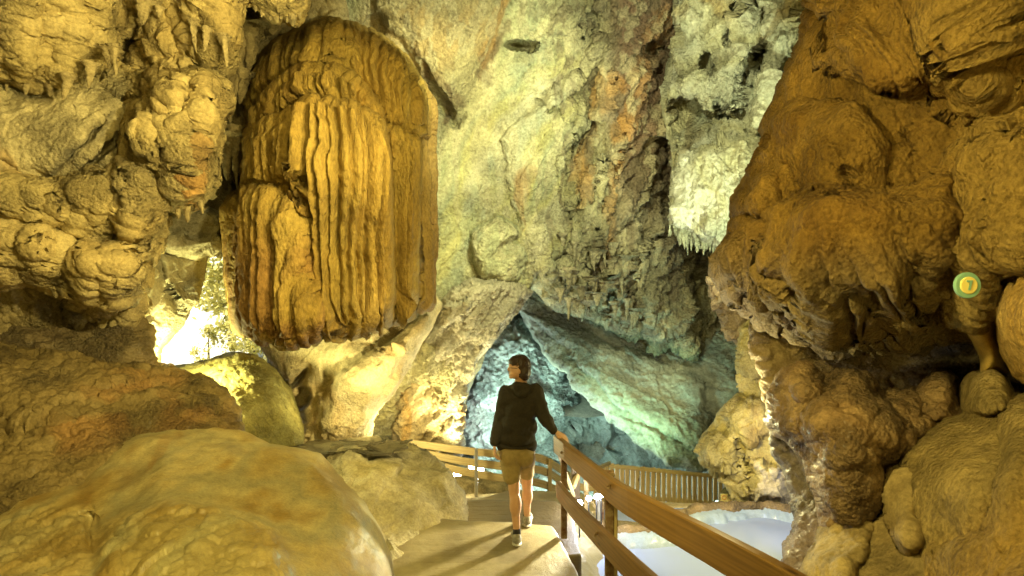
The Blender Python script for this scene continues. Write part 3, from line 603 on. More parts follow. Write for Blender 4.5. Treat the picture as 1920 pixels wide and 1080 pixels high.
rock('recess_wall', 'dark olive rock in the deep gap between the coral wall and the hanging flowstone', 'rock wall',
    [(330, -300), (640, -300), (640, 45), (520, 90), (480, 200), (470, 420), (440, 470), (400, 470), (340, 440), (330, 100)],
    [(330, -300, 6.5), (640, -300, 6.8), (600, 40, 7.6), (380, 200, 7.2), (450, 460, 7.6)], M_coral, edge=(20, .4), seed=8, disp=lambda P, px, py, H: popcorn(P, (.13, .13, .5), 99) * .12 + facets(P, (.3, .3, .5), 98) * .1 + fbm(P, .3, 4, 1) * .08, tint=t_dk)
for i, (x, y, L, r) in enumerate(((447, 75, .7, .16), (470, 60, .45, .1), (430, 150, .5, .1), (456, 140, .35, .07), (425, 260, .5, .07), (440, 250, .7, .06))):
    stalactite(x, y, 6.6, L, r, M_coral, None, (.34, .27, .13), 'recess_stalactite', ['thick dark stalactite in the gap left of the flowstone top', 'stubby dark stalactite close beside the flowstone crown', 'dark stalactite just right of the knobbly bulb', 'small dark stalactite below the thick one in the gap', 'thin stalactite low in the dark gap beside the coral pendant', 'long thin stalactite low in the gap hugging the flowstone'][i], 'stalactite', 'stalactites in the dark gap')

# wedge of grey rock that frames the daylight
rock('wedge_rock', 'smooth olive grey rock wedge framing the left of the daylight opening', 'rock',
    [(150, 440), (300, 430), (330, 380), (385, 385), (418, 400), (414, 470), (388, 486), (384, 520), (368, 562), (340, 612), (305, 655), (300, 700), (150, 720)],
    [(150, 440, 6.1), (420, 400, 6.6), (380, 500, 6.9), (300, 690, 6.6), (150, 700, 5.9), (280, 560, 6.2)], M_rock, edge=(22, .5), back=.5, seed=9, wob=(5, 40),
    disp=lambda P, px, py, H: facets(P, (.35, .35, .5), 101, rotm('Y', 30)) * .07 + fbm(P, .3, 5, 102, .55) * .05 + facets(P, (.1, .1, .14), 103) * .012,
    tint=lambda P, px, py, H: ramp(P, [(.30, .27, .16), (.40, .37, .25), (.48, .44, .30), (.32, .29, .18)], .4, 104, 4, 1.2),
    layers=[('poly', [(300, 480), (390, 485), (375, 560), (345, 575), (320, 540)], .14, 14), ('poly', [(290, 450), (410, 445), (408, 480), (380, 492), (340, 480)], .25, 14), ('seg', [(290, 500, 12), (270, 560, 10), (262, 600, 6)], 1.2)])
rock('ledge_rock', 'dark brown rubbly ledge under the coral wall on the far left', 'rock',
    [(-900, 560), (0, 565), (80, 575), (150, 578), (200, 590), (262, 600), (285, 640), (290, 690), (290, 740), (-900, 800)],
    [(-900, 600, 4.4), (0, 580, 5.6), (0, 680, 5.3), (280, 620, 5.9), (280, 700, 5.7)], M_brown, edge=(30, .4), seed=10, wob=(8, 24),
    disp=lambda P, px, py, H: popcorn(P, (.13, .13, .07), 111) * .09 + popcorn(P, (.06, .06, .04), 112) * .035 + fbm(P, .3, 4, 113) * .06,
    tint=lambda P, px, py, H: ramp(P, [(.15, .105, .05), (.22, .17, .085), (.18, .13, .065)], .35, 114))
rock('brown_mound', 'dark reddish brown mound of rough flowstone on the left, behind the wet mound', 'flowstone',
    [(-900, 650), (0, 645), (60, 655), (130, 664), (200, 680), (260, 680), (320, 686), (365, 702), (395, 715), (425, 738), (447, 770), (457, 800), (457, 900), (300, 1000), (-900, 1050)],
    [(-900, 700, 3.6), (0, 650, 5.2), (0, 900, 3.9), (300, 690, 5.6), (200, 800, 4.6), (440, 780, 5.0), (420, 880, 4.6)], M_brown, edge=(46, .6), back=.4, seed=11, wob=(6, 24),
    disp=lambda P, px, py, H: popcorn(P, (.14, .14, .09), 121) * .09 + popcorn(P, (.06, .06, .045), 122) * .055 + popcorn(P, (.02, .02, .02), 124) * .009 + fbm(P, .5, 4, 123) * .08,
    tint=lambda P, px, py, H: mixc(ramp(P, [(.15, .105, .036), (.22, .16, .058), (.27, .20, .08), (.18, .13, .046)], .5, 125, 5, 1.3), (.36, .19, .06), sstep(sdf(px, py, [(100, 800), (300, 700), (400, 740), (400, 800), (250, 840), (120, 880)]), -60, 30) * sstep(fbm(P, .4, 4, 6), 0, .4) * .6),
    layers=[('ell', 330, 790, 70, 40, 10, .12), ('ell', 60, 760, 120, 50, 5, .12), ('ell', 200, 700, 120, 40, 5, .10)])
rock('yellow_dome', 'rounded yellow green flowstone dome right below the daylight opening', 'flowstone',
    [(300, 690), (350, 684), (385, 676), (420, 664), (450, 658), (480, 668), (515, 694), (542, 728), (558, 765), (567, 800), (566, 845), (540, 880), (400, 880), (300, 760)],
    [(320, 690, 7.6), (450, 665, 7.4), (470, 760, 6.5), (560, 800, 7.0), (500, 860, 6.2)], M_rock, edge=(40, .8), back=1.0, seed=12, wob=(4, 24),
    disp=lambda P, px, py, H: popcorn(P, (.09, .09, .13), 131) * .05 + popcorn(P, (.04, .04, .05), 132) * .02 + ridged(P * np.array([1, 1, .3]), .2, 3, 133) * .03 + fbm(P, .4, 4, 134) * .05,
    tint=lambda P, px, py, H: ramp(P, [(.34, .30, .10), (.50, .46, .18), (.42, .36, .12)], .4, 135, 4, 1.2))
def d_wetm(P, px, py, H):
    knob = sstep(sdf(px, py, [(150, 1200), (190, 980), (240, 960), (330, 940), (420, 950), (480, 960), (530, 1010), (540, 1100), (500, 1200)]), -20, 40)
    fine = sstep(sdf(px, py, [(-50, 980), (60, 960), (165, 950), (170, 1010), (160, 1100), (-50, 1150)]), -15, 20)
    d = fbm(P, .6, 5, 141, .5) * .06 + fbm(P * np.array([1, .5, 1]), .16, 4, 142) * .012
    d += knob * (popcorn(P, (.13, .2, .11), 143) * .07 + popcorn(P, (.05, .06, .05), 144) * .024) + fine * (popcorn(P, (.06, .07, .05), 145) * .045 + popcorn(P, (.022, .03, .02), 146) * .012)
    crack = np.abs(px - (168 + fbm(np.stack([px * 0, py, py * 0], 1), 30, 3, 8) * 12)); d -= .03 * sstep(6 - crack, 0, 5) * sstep(py, 940, 960) * sstep(py, 1050, 1000)
    return d
def t_wetm(P, px, py, H):
    c = ramp(P * np.array([1, .5, 1]), [(.34, .24, .07), (.46, .36, .14), (.36, .32, .16), (.50, .41, .18), (.36, .24, .06)], .45, 147, 6, 1.6)
    c = stain_shade(c, px, py, [(330, 820, 26), (250, 880, 30), (150, 930, 34), (0, 940, 40)], (.30, .17, .035), .5, 24)
    c = stain_shade(c, px, py, [(310, 830, 18), (285, 870, 10)], (.32, .16, .03), .5, 12)
    c = stain_shade(c, px, py, [(430, 835, 26), (460, 850, 12)], (.26, .24, .16), .5, 8)
    return mixc(c, (.34, .30, .12), sstep(sdf(px, py, [(200, 1000), (330, 950), (470, 980), (520, 1200), (180, 1200)]), -30, 60) * .5)
rock('wet_mound', 'big smooth glistening yellow flowstone mound filling the lower left', 'flowstone',
    [(-700, 1010), (-200, 950), (0, 912), (70, 897), (140, 893), (160, 868), (200, 832), (255, 808), (320, 797), (400, 795), (450, 803), (505, 832), (560, 841), (600, 853), (628, 880), (650, 905), (685, 942), (712, 985), (735, 1040), (745, 1100), (760, 1500), (-700, 1600)],
    [(-700, 1100, 2.6), (0, 920, 3.8), (0, 1080, 2.7), (380, 797, 4.5), (380, 950, 3.4), (380, 1100, 2.6), (600, 860, 4.5), (600, 1080, 3.1), (720, 1060, 3.9), (300, 1500, 1.7)],
    M_wet, edge=(50, .5), back=.5, seed=13, wob=(4, 60), disp=d_wetm, tint=t_wetm,
    layers=[('add', [(470, 700), (620, 800), (800, 960), (860, 1080), (860, 1400), (500, 1400), (560, 1080), (540, 940), (480, 870)], .14, 110), ('add', [(280, 820), (420, 830), (430, 900), (330, 1000), (230, 1000)], .06, 50), ('ell', 160, 975, 30, 20, 0, -.08)])
# boulder under the flowstone, left of the passage
rock('leaning_boulder', 'large tan boulder leaning beneath the hanging flowstone above the path', 'boulder',
    [(480, 640), (500, 600), (700, 560), (812, 540), (832, 570), (812, 610), (780, 660), (765, 700), (735, 745), (700, 790), (690, 826), (640, 845), (560, 845), (565, 790), (548, 735), (575, 700), (545, 720), (500, 670)],
    [(480, 620, 8.4), (820, 560, 8.8), (600, 640, 7.8), (680, 700, 7.5), (570, 780, 7.9), (700, 800, 7.9)], M_rock, edge=(26, .6), back=.8, seed=14, wob=(5, 40),
    disp=lambda P, px, py, H: fbm(P, .5, 5, 151, .55) * .09 + facets(P, (.5, .5, .9), 152, rotm('Y', 30)) * .05 + sstep(py, 770, 800) * popcorn(P, (.07, .07, .4), 153) * .08,
    tint=lambda P, px, py, H: ramp(P, [(.60, .50, .28), (.66, .56, .34), (.60, .46, .24), (.54, .48, .28)], .6, 154, 4, 1.3),
    layers=[('poly', [(590, 800), (600, 730), (640, 690), (720, 650), (770, 600), (812, 560), (812, 620), (760, 700), (700, 780), (640, 840)], .4, 36), ('ell', 568, 745, 20, 26, 20, -.6)])
def t_arch(P, px, py, H):
    c = ramp(P @ rotm('Y', 38) * np.array([1, 1, .4]), [(.48, .42, .27), (.62, .56, .40), (.66, .60, .44), (.44, .38, .24)], .5, 161, 5, 1.4)
    c = mixc(c, (.62, .42, .13), sstep(px, 850, 820) * sstep(py, 660, 720) * .5)
    for pts in ([(760, 700, 8), (765, 800, 10), (760, 830, 8)], [(858, 750, 6), (862, 820, 6)]): c = stain_shade(c, px, py, pts, (.5, .28, .06), .8, 5)
    return c
rock('arch_limb', 'bright yellow lit limestone arch limb slanting down to the path railing', 'rock wall',
    [(830, 560), (850, 535), (885, 520), (930, 525), (985, 530), (1000, 548), (975, 580), (940, 622), (905, 668), (880, 705), (870, 745), (869, 840), (860, 900), (740, 900), (735, 790), (742, 745), (765, 700), (775, 660), (812, 610)],
    [(840, 560, 8.9), (990, 540, 9.6), (930, 600, 9.3), (870, 720, 9.7), (865, 860, 10.0), (745, 860, 9.9), (780, 680, 9.2)], M_wall, edge=(22, .6), back=.8, seed=15, wob=(6, 30),
    disp=lambda P, px, py, H: facets(P, (.22, .25, .6), 162, rotm('Y', 38)) * .07 + facets(P, (.09, .1, .2), 163, rotm('Y', 38)) * .035 + fbm(P, .25, 5, 164, .6) * .07 + sstep(py, 660, 740) * popcorn(P, (.08, .08, .3), 165) * .06,
    tint=t_arch, layers=[('poly', [(835, 570), (880, 560), (870, 600), (830, 615)], .25, 14), ('poly', [(745, 740), (800, 700), (830, 760), (820, 850), (745, 850)], .2, 24), ('ell', 852, 783, 12, 9, 0, -.2)])
def d_blk(P, px, py, H):
    return facets(P, (.4, .4, .3), 171) * .05 + fbm(P * np.array([1, 1, .7]), .3, 6, 172, .58) * .06 + ridged(P @ rotm('Y', -30) * np.array([1, .6, .3]), .2, 4, 173) * .02
rock('wet_block', 'wet yellow boulder with a flat dark flaky top beside the path', 'boulder',
    [(565, 832), (600, 828), (700, 825), (765, 830), (800, 843), (828, 868), (848, 893), (868, 925), (884, 966), (880, 1000), (790, 1010), (770, 1050), (752, 1120), (750, 1500), (560, 1500), (540, 1000)],
    [(570, 832, 6.6), (765, 832, 6.7), (700, 862, 5.9), (700, 900, 5.5), (840, 900, 6.0), (880, 965, 5.9), (780, 1000, 5.2), (700, 1080, 4.6), (740, 1500, 3.6)], M_rock, edge=(16, .3), back=.8, seed=16, wob=(4, 30),
    disp=d_blk, tint=lambda P, px, py, H: mixc(ramp(P, [(.44, .37, .18), (.54, .47, .27), (.40, .33, .14)], .3, 174, 5, 1.3), (.13, .11, .06), sstep(py, 868, 845) * sstep(fbm(P * np.array([1, 1, 3]), .3, 4, 2), -.3, .1) * .85))
flk = empty('flaky_crust', tuple(at(690, 850, 6.3)), 'thin dark curled crusts lying on the flat top of the wet boulder', 'crust')
random.seed(5)
for k in range(9):
    cx, cy = 590 + k * 19 + random.uniform(-6, 6), 838 + random.uniform(-4, 14); p = at(cx, cy, 6.5 - (cy - 834) * .028); n = 26; V = []; rr = random.uniform(.10, .24)
    for ring in range(4):
        for j in range(n):
            a = j / n * 6.283; r = rr * (.15 + ring * .28) * (1 + .22 * math.sin(3 * a + k) + .1 * math.sin(7 * a))
            V.append((p.x + r * math.cos(a) * 1.5, p.y + r * math.sin(a) * .8, p.z + .03 + ring * .008 + .02 * math.sin(2 * a + k) * ring / 3))
    V += [(x, y, z - .018) for x, y, z in V]; m = 4 * n
    Fc = [(r_ * n + j, r_ * n + (j + 1) % n, (r_ + 1) * n + (j + 1) % n, (r_ + 1) * n + j) for r_ in range(3) for j in range(n)]
    Fc += [tuple(reversed([x + m for x in f])) for f in Fc] + [(3 * n + (j + 1) % n, 3 * n + j, m + 3 * n + j, m + 3 * n + (j + 1) % n) for j in range(n)]
    V = np.array(V); link_mesh('crust_plate', V, Fc, M_rock, parent=flk, colr=ramp(V, [(.10, .08, .04), (.2, .17, .09)], .1, 2))

# ------------------------------------------------------------------ right side
def t_r(P, px, py, H):
    c = ramp(P, [(.175, .095, .017), (.26, .152, .028), (.33, .20, .045), (.20, .112, .02)], .5, 201, 5, 1.2)
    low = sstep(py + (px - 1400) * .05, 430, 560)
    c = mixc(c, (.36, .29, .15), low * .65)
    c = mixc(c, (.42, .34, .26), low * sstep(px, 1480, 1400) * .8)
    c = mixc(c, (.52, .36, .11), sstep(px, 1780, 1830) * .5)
    return stain_shade(c, px, py, [(1480, 560, 16), (1530, 600, 20), (1560, 640, 10)], (.30, .24, .22), .6, 8)
def d_r(P, px, py, H):
    up = sstep(py, 160, 60) * sstep(px, 1560, 1620)
    d = ridged(P @ rotm('Y', -25) * np.array([1, 1, .3]), .3, 3, 211) * .05 + (popcorn(P, (.036, .036, .036), 212) * .014 + popcorn(P, (.085, .085, .09), 213) * .035) * sstep(fbm(P, .9, 3, 219), -.5, 0) + fbm(P, .5, 4, 214) * .08
    Z = np.zeros(len(P)); wv = fbm(np.stack([px, py, Z], 1), 220, 3, 7) * 110 + fbm(np.stack([px, py, Z], 1), 60, 2, 17) * 10
    fl, i1 = ribs(px + py * .30 * np.sign(1600 - px) * 0 - py * .28 + wv, 24, 215); f2_, i2 = ribs(px - py * .28 + wv, 58, 216)
    m = np.clip(fbm(P, .8, 3, 216) * 1.8 + .25 + up + sstep(py, 420, 520) * sstep(py, 640, 560) * .6, 0, 1)
    return d + (fl * (.4 + .8 * i1) * .085 + f2_ * (.3 + .9 * i2) * .13) * m
hr = empty('orange_flowstone', tuple(at(1640, 700, 3.9)), 'massive orange brown flowstone bulging in folds from the right wall', 'flowstone')
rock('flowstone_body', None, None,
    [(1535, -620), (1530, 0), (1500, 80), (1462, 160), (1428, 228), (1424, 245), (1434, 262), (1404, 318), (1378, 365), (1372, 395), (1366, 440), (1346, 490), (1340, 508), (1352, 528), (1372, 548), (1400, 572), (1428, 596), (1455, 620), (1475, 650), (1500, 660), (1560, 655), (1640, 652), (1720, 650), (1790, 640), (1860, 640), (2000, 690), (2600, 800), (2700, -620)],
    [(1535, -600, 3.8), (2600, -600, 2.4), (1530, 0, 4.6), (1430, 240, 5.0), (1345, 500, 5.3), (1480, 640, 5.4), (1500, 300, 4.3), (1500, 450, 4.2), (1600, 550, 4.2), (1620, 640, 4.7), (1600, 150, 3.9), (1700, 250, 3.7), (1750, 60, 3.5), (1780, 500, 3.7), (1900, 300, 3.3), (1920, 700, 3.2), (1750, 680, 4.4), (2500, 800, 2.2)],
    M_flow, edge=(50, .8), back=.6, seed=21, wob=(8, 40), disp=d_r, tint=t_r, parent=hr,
    layers=[('poly', [(1640, -300), (1850, -300), (1850, 100), (1870, 180), (1820, 185), (1740, 150), (1700, 168), (1640, 165), (1590, 120), (1580, 60), (1600, -50)], .3, 34),
            ('poly', [(1440, 230), (1500, 190), (1600, 190), (1650, 260), (1640, 350), (1560, 370), (1500, 340), (1470, 290)], .22, 50),
            ('poly', [(1375, 385), (1440, 330), (1460, 340), (1450, 400), (1400, 400), (1375, 400)], .22, 22),
            ('poly', [(1440, 400), (1520, 340), (1600, 350), (1680, 370), (1780, 330), (1820, 400), (1790, 500), (1740, 560), (1690, 560), (1640, 600), (1560, 620), (1500, 560), (1450, 500)], .5, 60),
            ('poly', [(1375, 440), (1440, 430), (1500, 500), (1560, 600), (1560, 640), (1480, 610), (1420, 570), (1350, 520)], .3, 34),
            ('poly', [(1800, 300), (1870, 250), (1960, 300), (1960, 480), (1880, 470), (1850, 600), (1840, 620), (1800, 600), (1790, 500)], .4, 40),
            ('cut', [(1620, 150, 6), (1665, 168, 14), (1710, 165, 8)], .4), ('cut', [(1740, 190, 4), (1800, 240, 8), (1845, 276, 12), (1905, 280, 14)], .35), ('cut', [(1640, 230, 5), (1650, 270, 8), (1690, 285, 5)], .25), ('cut', [(1660, 350, 4), (1740, 345, 5), (1790, 320, 7), (1840, 290, 6)], .22),
            ('cut', [(1380, 403, 5), (1420, 405, 8), (1445, 392, 5)], .3), ('cut', [(1440, 350, 3), (1445, 440, 5), (1470, 480, 5), (1530, 540, 6), (1560, 610, 8)], .22), ('cut', [(1570, 440, 3), (1600, 520, 5), (1640, 560, 6)], .18), ('cut', [(1440, 250, 3), (1490, 330, 4), (1500, 400, 4)], .12),
            ('cut', [(1700, 440, 3), (1780, 520, 6), (1795, 600, 8)], .25), ('cut', [(1480, 380, 3), (1540, 350, 5), (1580, 370, 5)], .15), ('cut', [(1360, 450, 4), (1385, 500, 5), (1440, 560, 6)], .15), ('cut', [(1880, 320, 4), (1885, 400, 6), (1875, 480, 8)], .25), ('ell', 1665, 168, 42, 16, 5, -.5), ('ell', 1408, 402, 30, 7, 4, -.35), ('ell', 1845, 278, 26, 14, 0, -.5), ('ell', 1905, 275, 26, 22, 30, -.6), ('ell', 1520, 625, 24, 20, 30, -.6), ('ell', 1700, 270, 26, 34, -20, -.25),
            ('ell', 1590, 330, 26, 18, 20, -.25), ('ell', 1410, 545, 26, 10, 30, -.25), ('ell', 1800, 560, 60, 20, 60, -.1)] +
           [('seg', p, 1.3) for p in ([(1850, -20, 9), (1872, 60, 8), (1856, 110, 9), (1884, 150, 8), (1862, 175, 5)], [(1790, -20, 8), (1830, 60, 8), (1845, 120, 8), (1872, 180, 7), (1900, 222, 5)], [(1700, 160, 9), (1760, 205, 10), (1850, 262, 9)], [(1580, 350, 9), (1620, 300, 6)], [(1520, 250, 9), (1580, 310, 10), (1602, 335, 6)])])
rock('smooth_pendant', None, None, [(1795, 430), (1860, 430), (1870, 560), (1876, 620), (1894, 700), (1838, 706), (1834, 665), (1820, 635), (1800, 603), (1788, 560), (1790, 500)],
    [(1795, 430, 3.5), (1860, 430, 3.5), (1860, 700, 3.6), (1825, 530, 3.35)], M_wet, edge=(30, .3), back=.3, seed=22, wob=(3, 40), disp=lambda P, px, py, H: fbm(P, .3, 4, 221) * .02,
    tint=lambda P, px, py, H: ramp(P, [(.44, .30, .08), (.52, .36, .11)], .3, 222), parent=hr)
rock('striped_bulge', 'striped golden flowstone bulge at the far right edge beside the round number disc', 'flowstone',
    [(1960, 450), (1920, 480), (1890, 515), (1872, 555), (1866, 600), (1875, 660), (1900, 705), (1930, 725), (2300, 760), (2300, 430)],
    [(1960, 450, 3.0), (1870, 600, 3.1), (1920, 720, 3.05), (2300, 600, 2.2), (1920, 600, 2.8)], M_flow, edge=(36, .4), back=.4, seed=23, wob=(4, 40),
    disp=lambda P, px, py, H: ridged(P @ rotm('Y', 22) * np.array([1, 1, .12]), .1, 3, 231) * .022 + popcorn(P, (.018, .018, .03), 232) * .006 + fbm(P, .3, 3, 4) * .03, tint=lambda P, px, py, H: ramp(P @ rotm('Y', 22) * np.array([1, 1, .15]), [(.48, .29, .07), (.56, .38, .13)], .12, 233))
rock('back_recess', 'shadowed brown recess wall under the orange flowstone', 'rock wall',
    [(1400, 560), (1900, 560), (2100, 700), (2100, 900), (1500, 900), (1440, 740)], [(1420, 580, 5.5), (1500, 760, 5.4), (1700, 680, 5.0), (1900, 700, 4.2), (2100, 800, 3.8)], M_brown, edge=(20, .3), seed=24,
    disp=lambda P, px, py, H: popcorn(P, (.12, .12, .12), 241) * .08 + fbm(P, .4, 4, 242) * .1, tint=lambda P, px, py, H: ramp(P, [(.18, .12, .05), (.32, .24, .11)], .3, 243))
def d_k(s):
    return lambda P, px, py, H: popcorn(P, (.075, .075, .06), s) * .04 + popcorn(P, (.034, .034, .03), s + 1) * .02 + popcorn(P, (.016, .016, .016), s + 2) * .007 + fbm(P, .3, 4, s + 3) * .06
def t_k(a, b, s, sc_=.3): return lambda P, px, py, H: ramp(P, [a, b, tuple(x * .8 for x in a), b], sc_, s, 5, 1.3)
rock('knob_cluster', 'brown knobbly flowstone shoulder with rounded knobs under the overhang on the right', 'flowstone',
    [(1455, 700), (1480, 688), (1510, 686), (1525, 700), (1560, 702), (1568, 693), (1600, 690), (1628, 700), (1645, 730), (1700, 735), (1726, 730), (1738, 705), (1756, 690), (1778, 690), (1795, 705), (1800, 760), (1820, 800), (1800, 960), (1660, 1000), (1540, 1010), (1530, 930), (1510, 860), (1478, 830), (1450, 815), (1437, 790), (1440, 745)],
    [(1460, 700, 4.7), (1440, 780, 4.5), (1600, 695, 4.4), (1600, 800, 3.9), (1700, 740, 4.3), (1560, 900, 3.9), (1800, 800, 4.0), (1700, 950, 3.7)], M_brown, edge=(30, .5), back=.5, seed=25, wob=(5, 24), disp=d_k(251), tint=t_k((.24, .15, .065), (.34, .23, .11), 252),
    layers=[('ell', 1500, 770, 58, 62, 20, .3), ('ell', 1495, 706, 40, 22, -10, .22), ('ell', 1598, 715, 40, 30, 0, .32), ('ell', 1510, 730, 26, 20, 0, .3), ('ell', 1590, 800, 90, 70, 10, .35), ('ell', 1690, 800, 70, 60, 0, .25), ('ell', 1590, 900, 60, 80, 0, .3), ('ell', 1766, 742, 36, 56, 0, .3), ('cut', [(1728, 700, 8), (1722, 780, 8)], .2)])
rock('dark_edge_rock', 'blackish purple rough rock edge between the white pool and the right wall', 'rock',
    [(1446, 800), (1500, 812), (1540, 840), (1560, 930), (1560, 1000), (1540, 1200), (1480, 1200), (1478, 1080), (1470, 1050), (1472, 1022), (1492, 1000), (1494, 975), (1483, 930), (1470, 885), (1450, 850)],
    [(1450, 810, 5.0), (1540, 850, 4.6), (1480, 900, 4.8), (1490, 1000, 4.3), (1475, 1060, 4.0), (1540, 1100, 3.7)], M_brown, edge=(16, .4), back=.5, seed=26, wob=(5, 24), disp=d_k(261),
    tint=lambda P, px, py, H: mixc(ramp(P, [(.12, .10, .075), (.2, .16, .12)], .2, 262), (.26, .20, .20), sstep(py, 950, 1000) * .8))
rock('lower_right_mound', 'rough olive brown flowstone apron sloping down beside the pool in the lower right', 'flowstone',
    [(1640, 880), (1700, 820), (1800, 800), (1960, 900), (2400, 1000), (2400, 1600), (1470, 1600), (1480, 1100), (1500, 1050), (1520, 1000), (1535, 960), (1560, 930), (1600, 910)],
    [(1540, 960, 4.2), (1500, 1090, 3.6), (1700, 850, 3.9), (1700, 1000, 3.4), (1900, 1000, 2.9), (1600, 1080, 3.3), (1900, 1300, 2.2), (1500, 1500, 2.4), (2400, 1200, 1.8)], M_rock, edge=(26, .4), back=.4, seed=27, wob=(6, 30),
    disp=lambda P, px, py, H: popcorn(P, (.07, .07, .06), 271) * .035 * sstep(fbm(P, .4, 3, 5), -.3, .2) + popcorn(P, (.02, .02, .02), 272) * .008 + fbm(P, .35, 4, 273) * .07, tint=t_k((.30, .22, .09), (.42, .32, .14), 274),
    layers=[('ell', 1580, 1010, 50, 80, 10, .2), ('ell', 1700, 960, 30, 80, -5, .3), ('poly', [(1500, 1090), (1560, 930), (1620, 980), (1600, 1100)], .15, 30)])
rock('golden_mound', 'large rounded golden brown flowstone mound at the lower right edge', 'flowstone',
    [(1700, 830), (1730, 800), (1770, 775), (1798, 768), (1800, 725), (1815, 698), (1838, 683), (1866, 684), (1888, 702), (1904, 735), (1960, 730), (2400, 780), (2400, 1600), (1790, 1600), (1740, 1200), (1725, 1060), (1690, 960), (1688, 880)],
    [(1700, 850, 3.7), (1780, 775, 3.8), (1900, 740, 3.4), (1800, 900, 3.0), (1900, 1000, 2.7), (1720, 1000, 3.2), (1900, 1300, 1.9), (2400, 1000, 1.9), (1760, 1300, 2.4)], M_flow, edge=(44, .5), back=.5, seed=28, wob=(5, 40),
    disp=lambda P, px, py, H: fbm(P, .4, 5, 281) * .06 + popcorn(P, (.10, .10, .09), 282) * .03 * sstep(fbm(P, .5, 2, 1), -.1, .3) + popcorn(P, (.02, .02, .022), 283) * .008 * sstep(px, 1800, 1880), tint=lambda P, px, py, H: mixc(t_k((.32, .235, .09), (.43, .32, .13), 284, .5)(P, px, py, H), (.56, .34, .08), sstep(px + py, 2750, 2900) * .6),
    layers=[('poly', [(1870, 720), (1960, 700), (1960, 1300), (1880, 1300), (1850, 1000), (1880, 860)], .16, 40), ('ell', 1846, 735, 54, 50, -15, .22), ('ell', 1870, 705, 30, 26, 20, .16), ('cut', [(1800, 770, 4), (1850, 782, 6), (1900, 765, 4)], .08), ('ell', 1730, 910, 22, 90, 0, -.15), ('poly', [(1770, 1030), (1870, 990), (1900, 1060), (1830, 1130), (1760, 1100)], .12, 20)])
def d_b(P, px, py, H): return facets(P, (.4, .4, .5), 321) * .08 + facets(P, (.14, .14, .17), 322) * .035 + fbm(P, .4, 5, 323, .55) * .09
rock('pale_boulders', 'lumpy yellow limestone outcrop between the teal slab and the right wall', 'boulder',
    [(1385, 612), (1402, 600), (1428, 596), (1460, 606), (1520, 640), (1560, 760), (1560, 965), (1475, 955), (1440, 950), (1400, 945), (1372, 930), (1352, 900), (1330, 885), (1312, 872), (1305, 848), (1318, 815), (1340, 790), (1352, 768), (1368, 748), (1388, 738), (1377, 690), (1380, 650)],
    [(1385, 612, 8.2), (1540, 680, 7.4), (1420, 720, 7.8), (1340, 830, 7.9), (1420, 830, 7.5), (1470, 950, 7.4), (1550, 950, 7.2)], M_rock, edge=(26, .6), back=.9, seed=32, wob=(6, 30), disp=d_b,
    tint=lambda P, px, py, H: mixc(ramp(P, [(.44, .36, .13), (.54, .46, .20), (.40, .30, .12)], .35, 324, 5, 1.3), (.62, .54, .40), sstep(sdf(px, py, [(1412, 866), (1440, 885), (1448, 868), (1480, 880), (1480, 960), (1400, 945), (1420, 900)]), -4, 4) * .85),
    layers=[('ell', 1345, 850, 42, 44, 0, .35), ('ell', 1425, 660, 40, 50, 10, .3), ('ell', 1400, 790, 50, 50, 0, .3), ('poly', [(1400, 860), (1480, 860), (1480, 960), (1410, 945)], .35, 26), ('ell', 1450, 760, 20, 30, 0, -.2)])
# round disc with the stop number, fixed on the smooth pendant
dY = 3.02; dc = at(1817, 535, dY)
disc = empty('number_disc', tuple(dc), 'round green and yellow marker disc with the number 7 on the right wall', 'sign')
def cyl(name, c, r, t, mat, parent, n=48):
    V = []; 
    for yy in (0, -t):
        for j in range(n): V.append((c.x + r * math.cos(j / n * 6.2832), c.y + yy, c.z + r * math.sin(j / n * 6.2832)))
    for j in range(n): V.append((c.x + (r - .004) * math.cos(j / n * 6.2832), c.y - t - .003, c.z + (r - .004) * math.sin(j / n * 6.2832)))
    Fc = [(j, (j + 1) % n, n + (j + 1) % n, n + j) for j in range(n)] + [(n + j, n + (j + 1) % n, 2 * n + (j + 1) % n, 2 * n + j) for j in range(n)] + [tuple(range(2 * n, 3 * n)), tuple(reversed(range(n)))]
    return link_mesh(name, V, np.array(Fc, dtype=object), mat, parent=parent, smooth=False)
M_dg = simple('disc_green', (.22, .42, .30), .5); M_dy = simple('disc_yellow', (.80, .66, .20), .5)
rr = 24.5 / F * dY
cyl('disc_rim', dc + Vector((0, .02, 0)), rr, .014, M_dg, disc); cyl('disc_face', dc + Vector((0, .003, 0)), rr * .66, .004, M_dy, disc)
u = dY / F; dg = [(-8.5, 9.5), (2.5, 9.5), (-1.8, -9), (-6, -9), (-2.6, 6), (-8.5, 6)]
dg = [(x + 2.5, z) for x, z in dg]
V = [(dc.x + x * u, dc.y - .006 + yy, dc.z + z * u) for yy in (0, -.003) for x, z in dg]; n = len(dg)
link_mesh('numeral', V, np.array([tuple(range(n)), tuple(reversed(range(n, 2 * n)))] + [(j, (j + 1) % n, n + (j + 1) % n, n + j) for j in range(n)], dtype=object), M_dg, parent=disc, smooth=False)

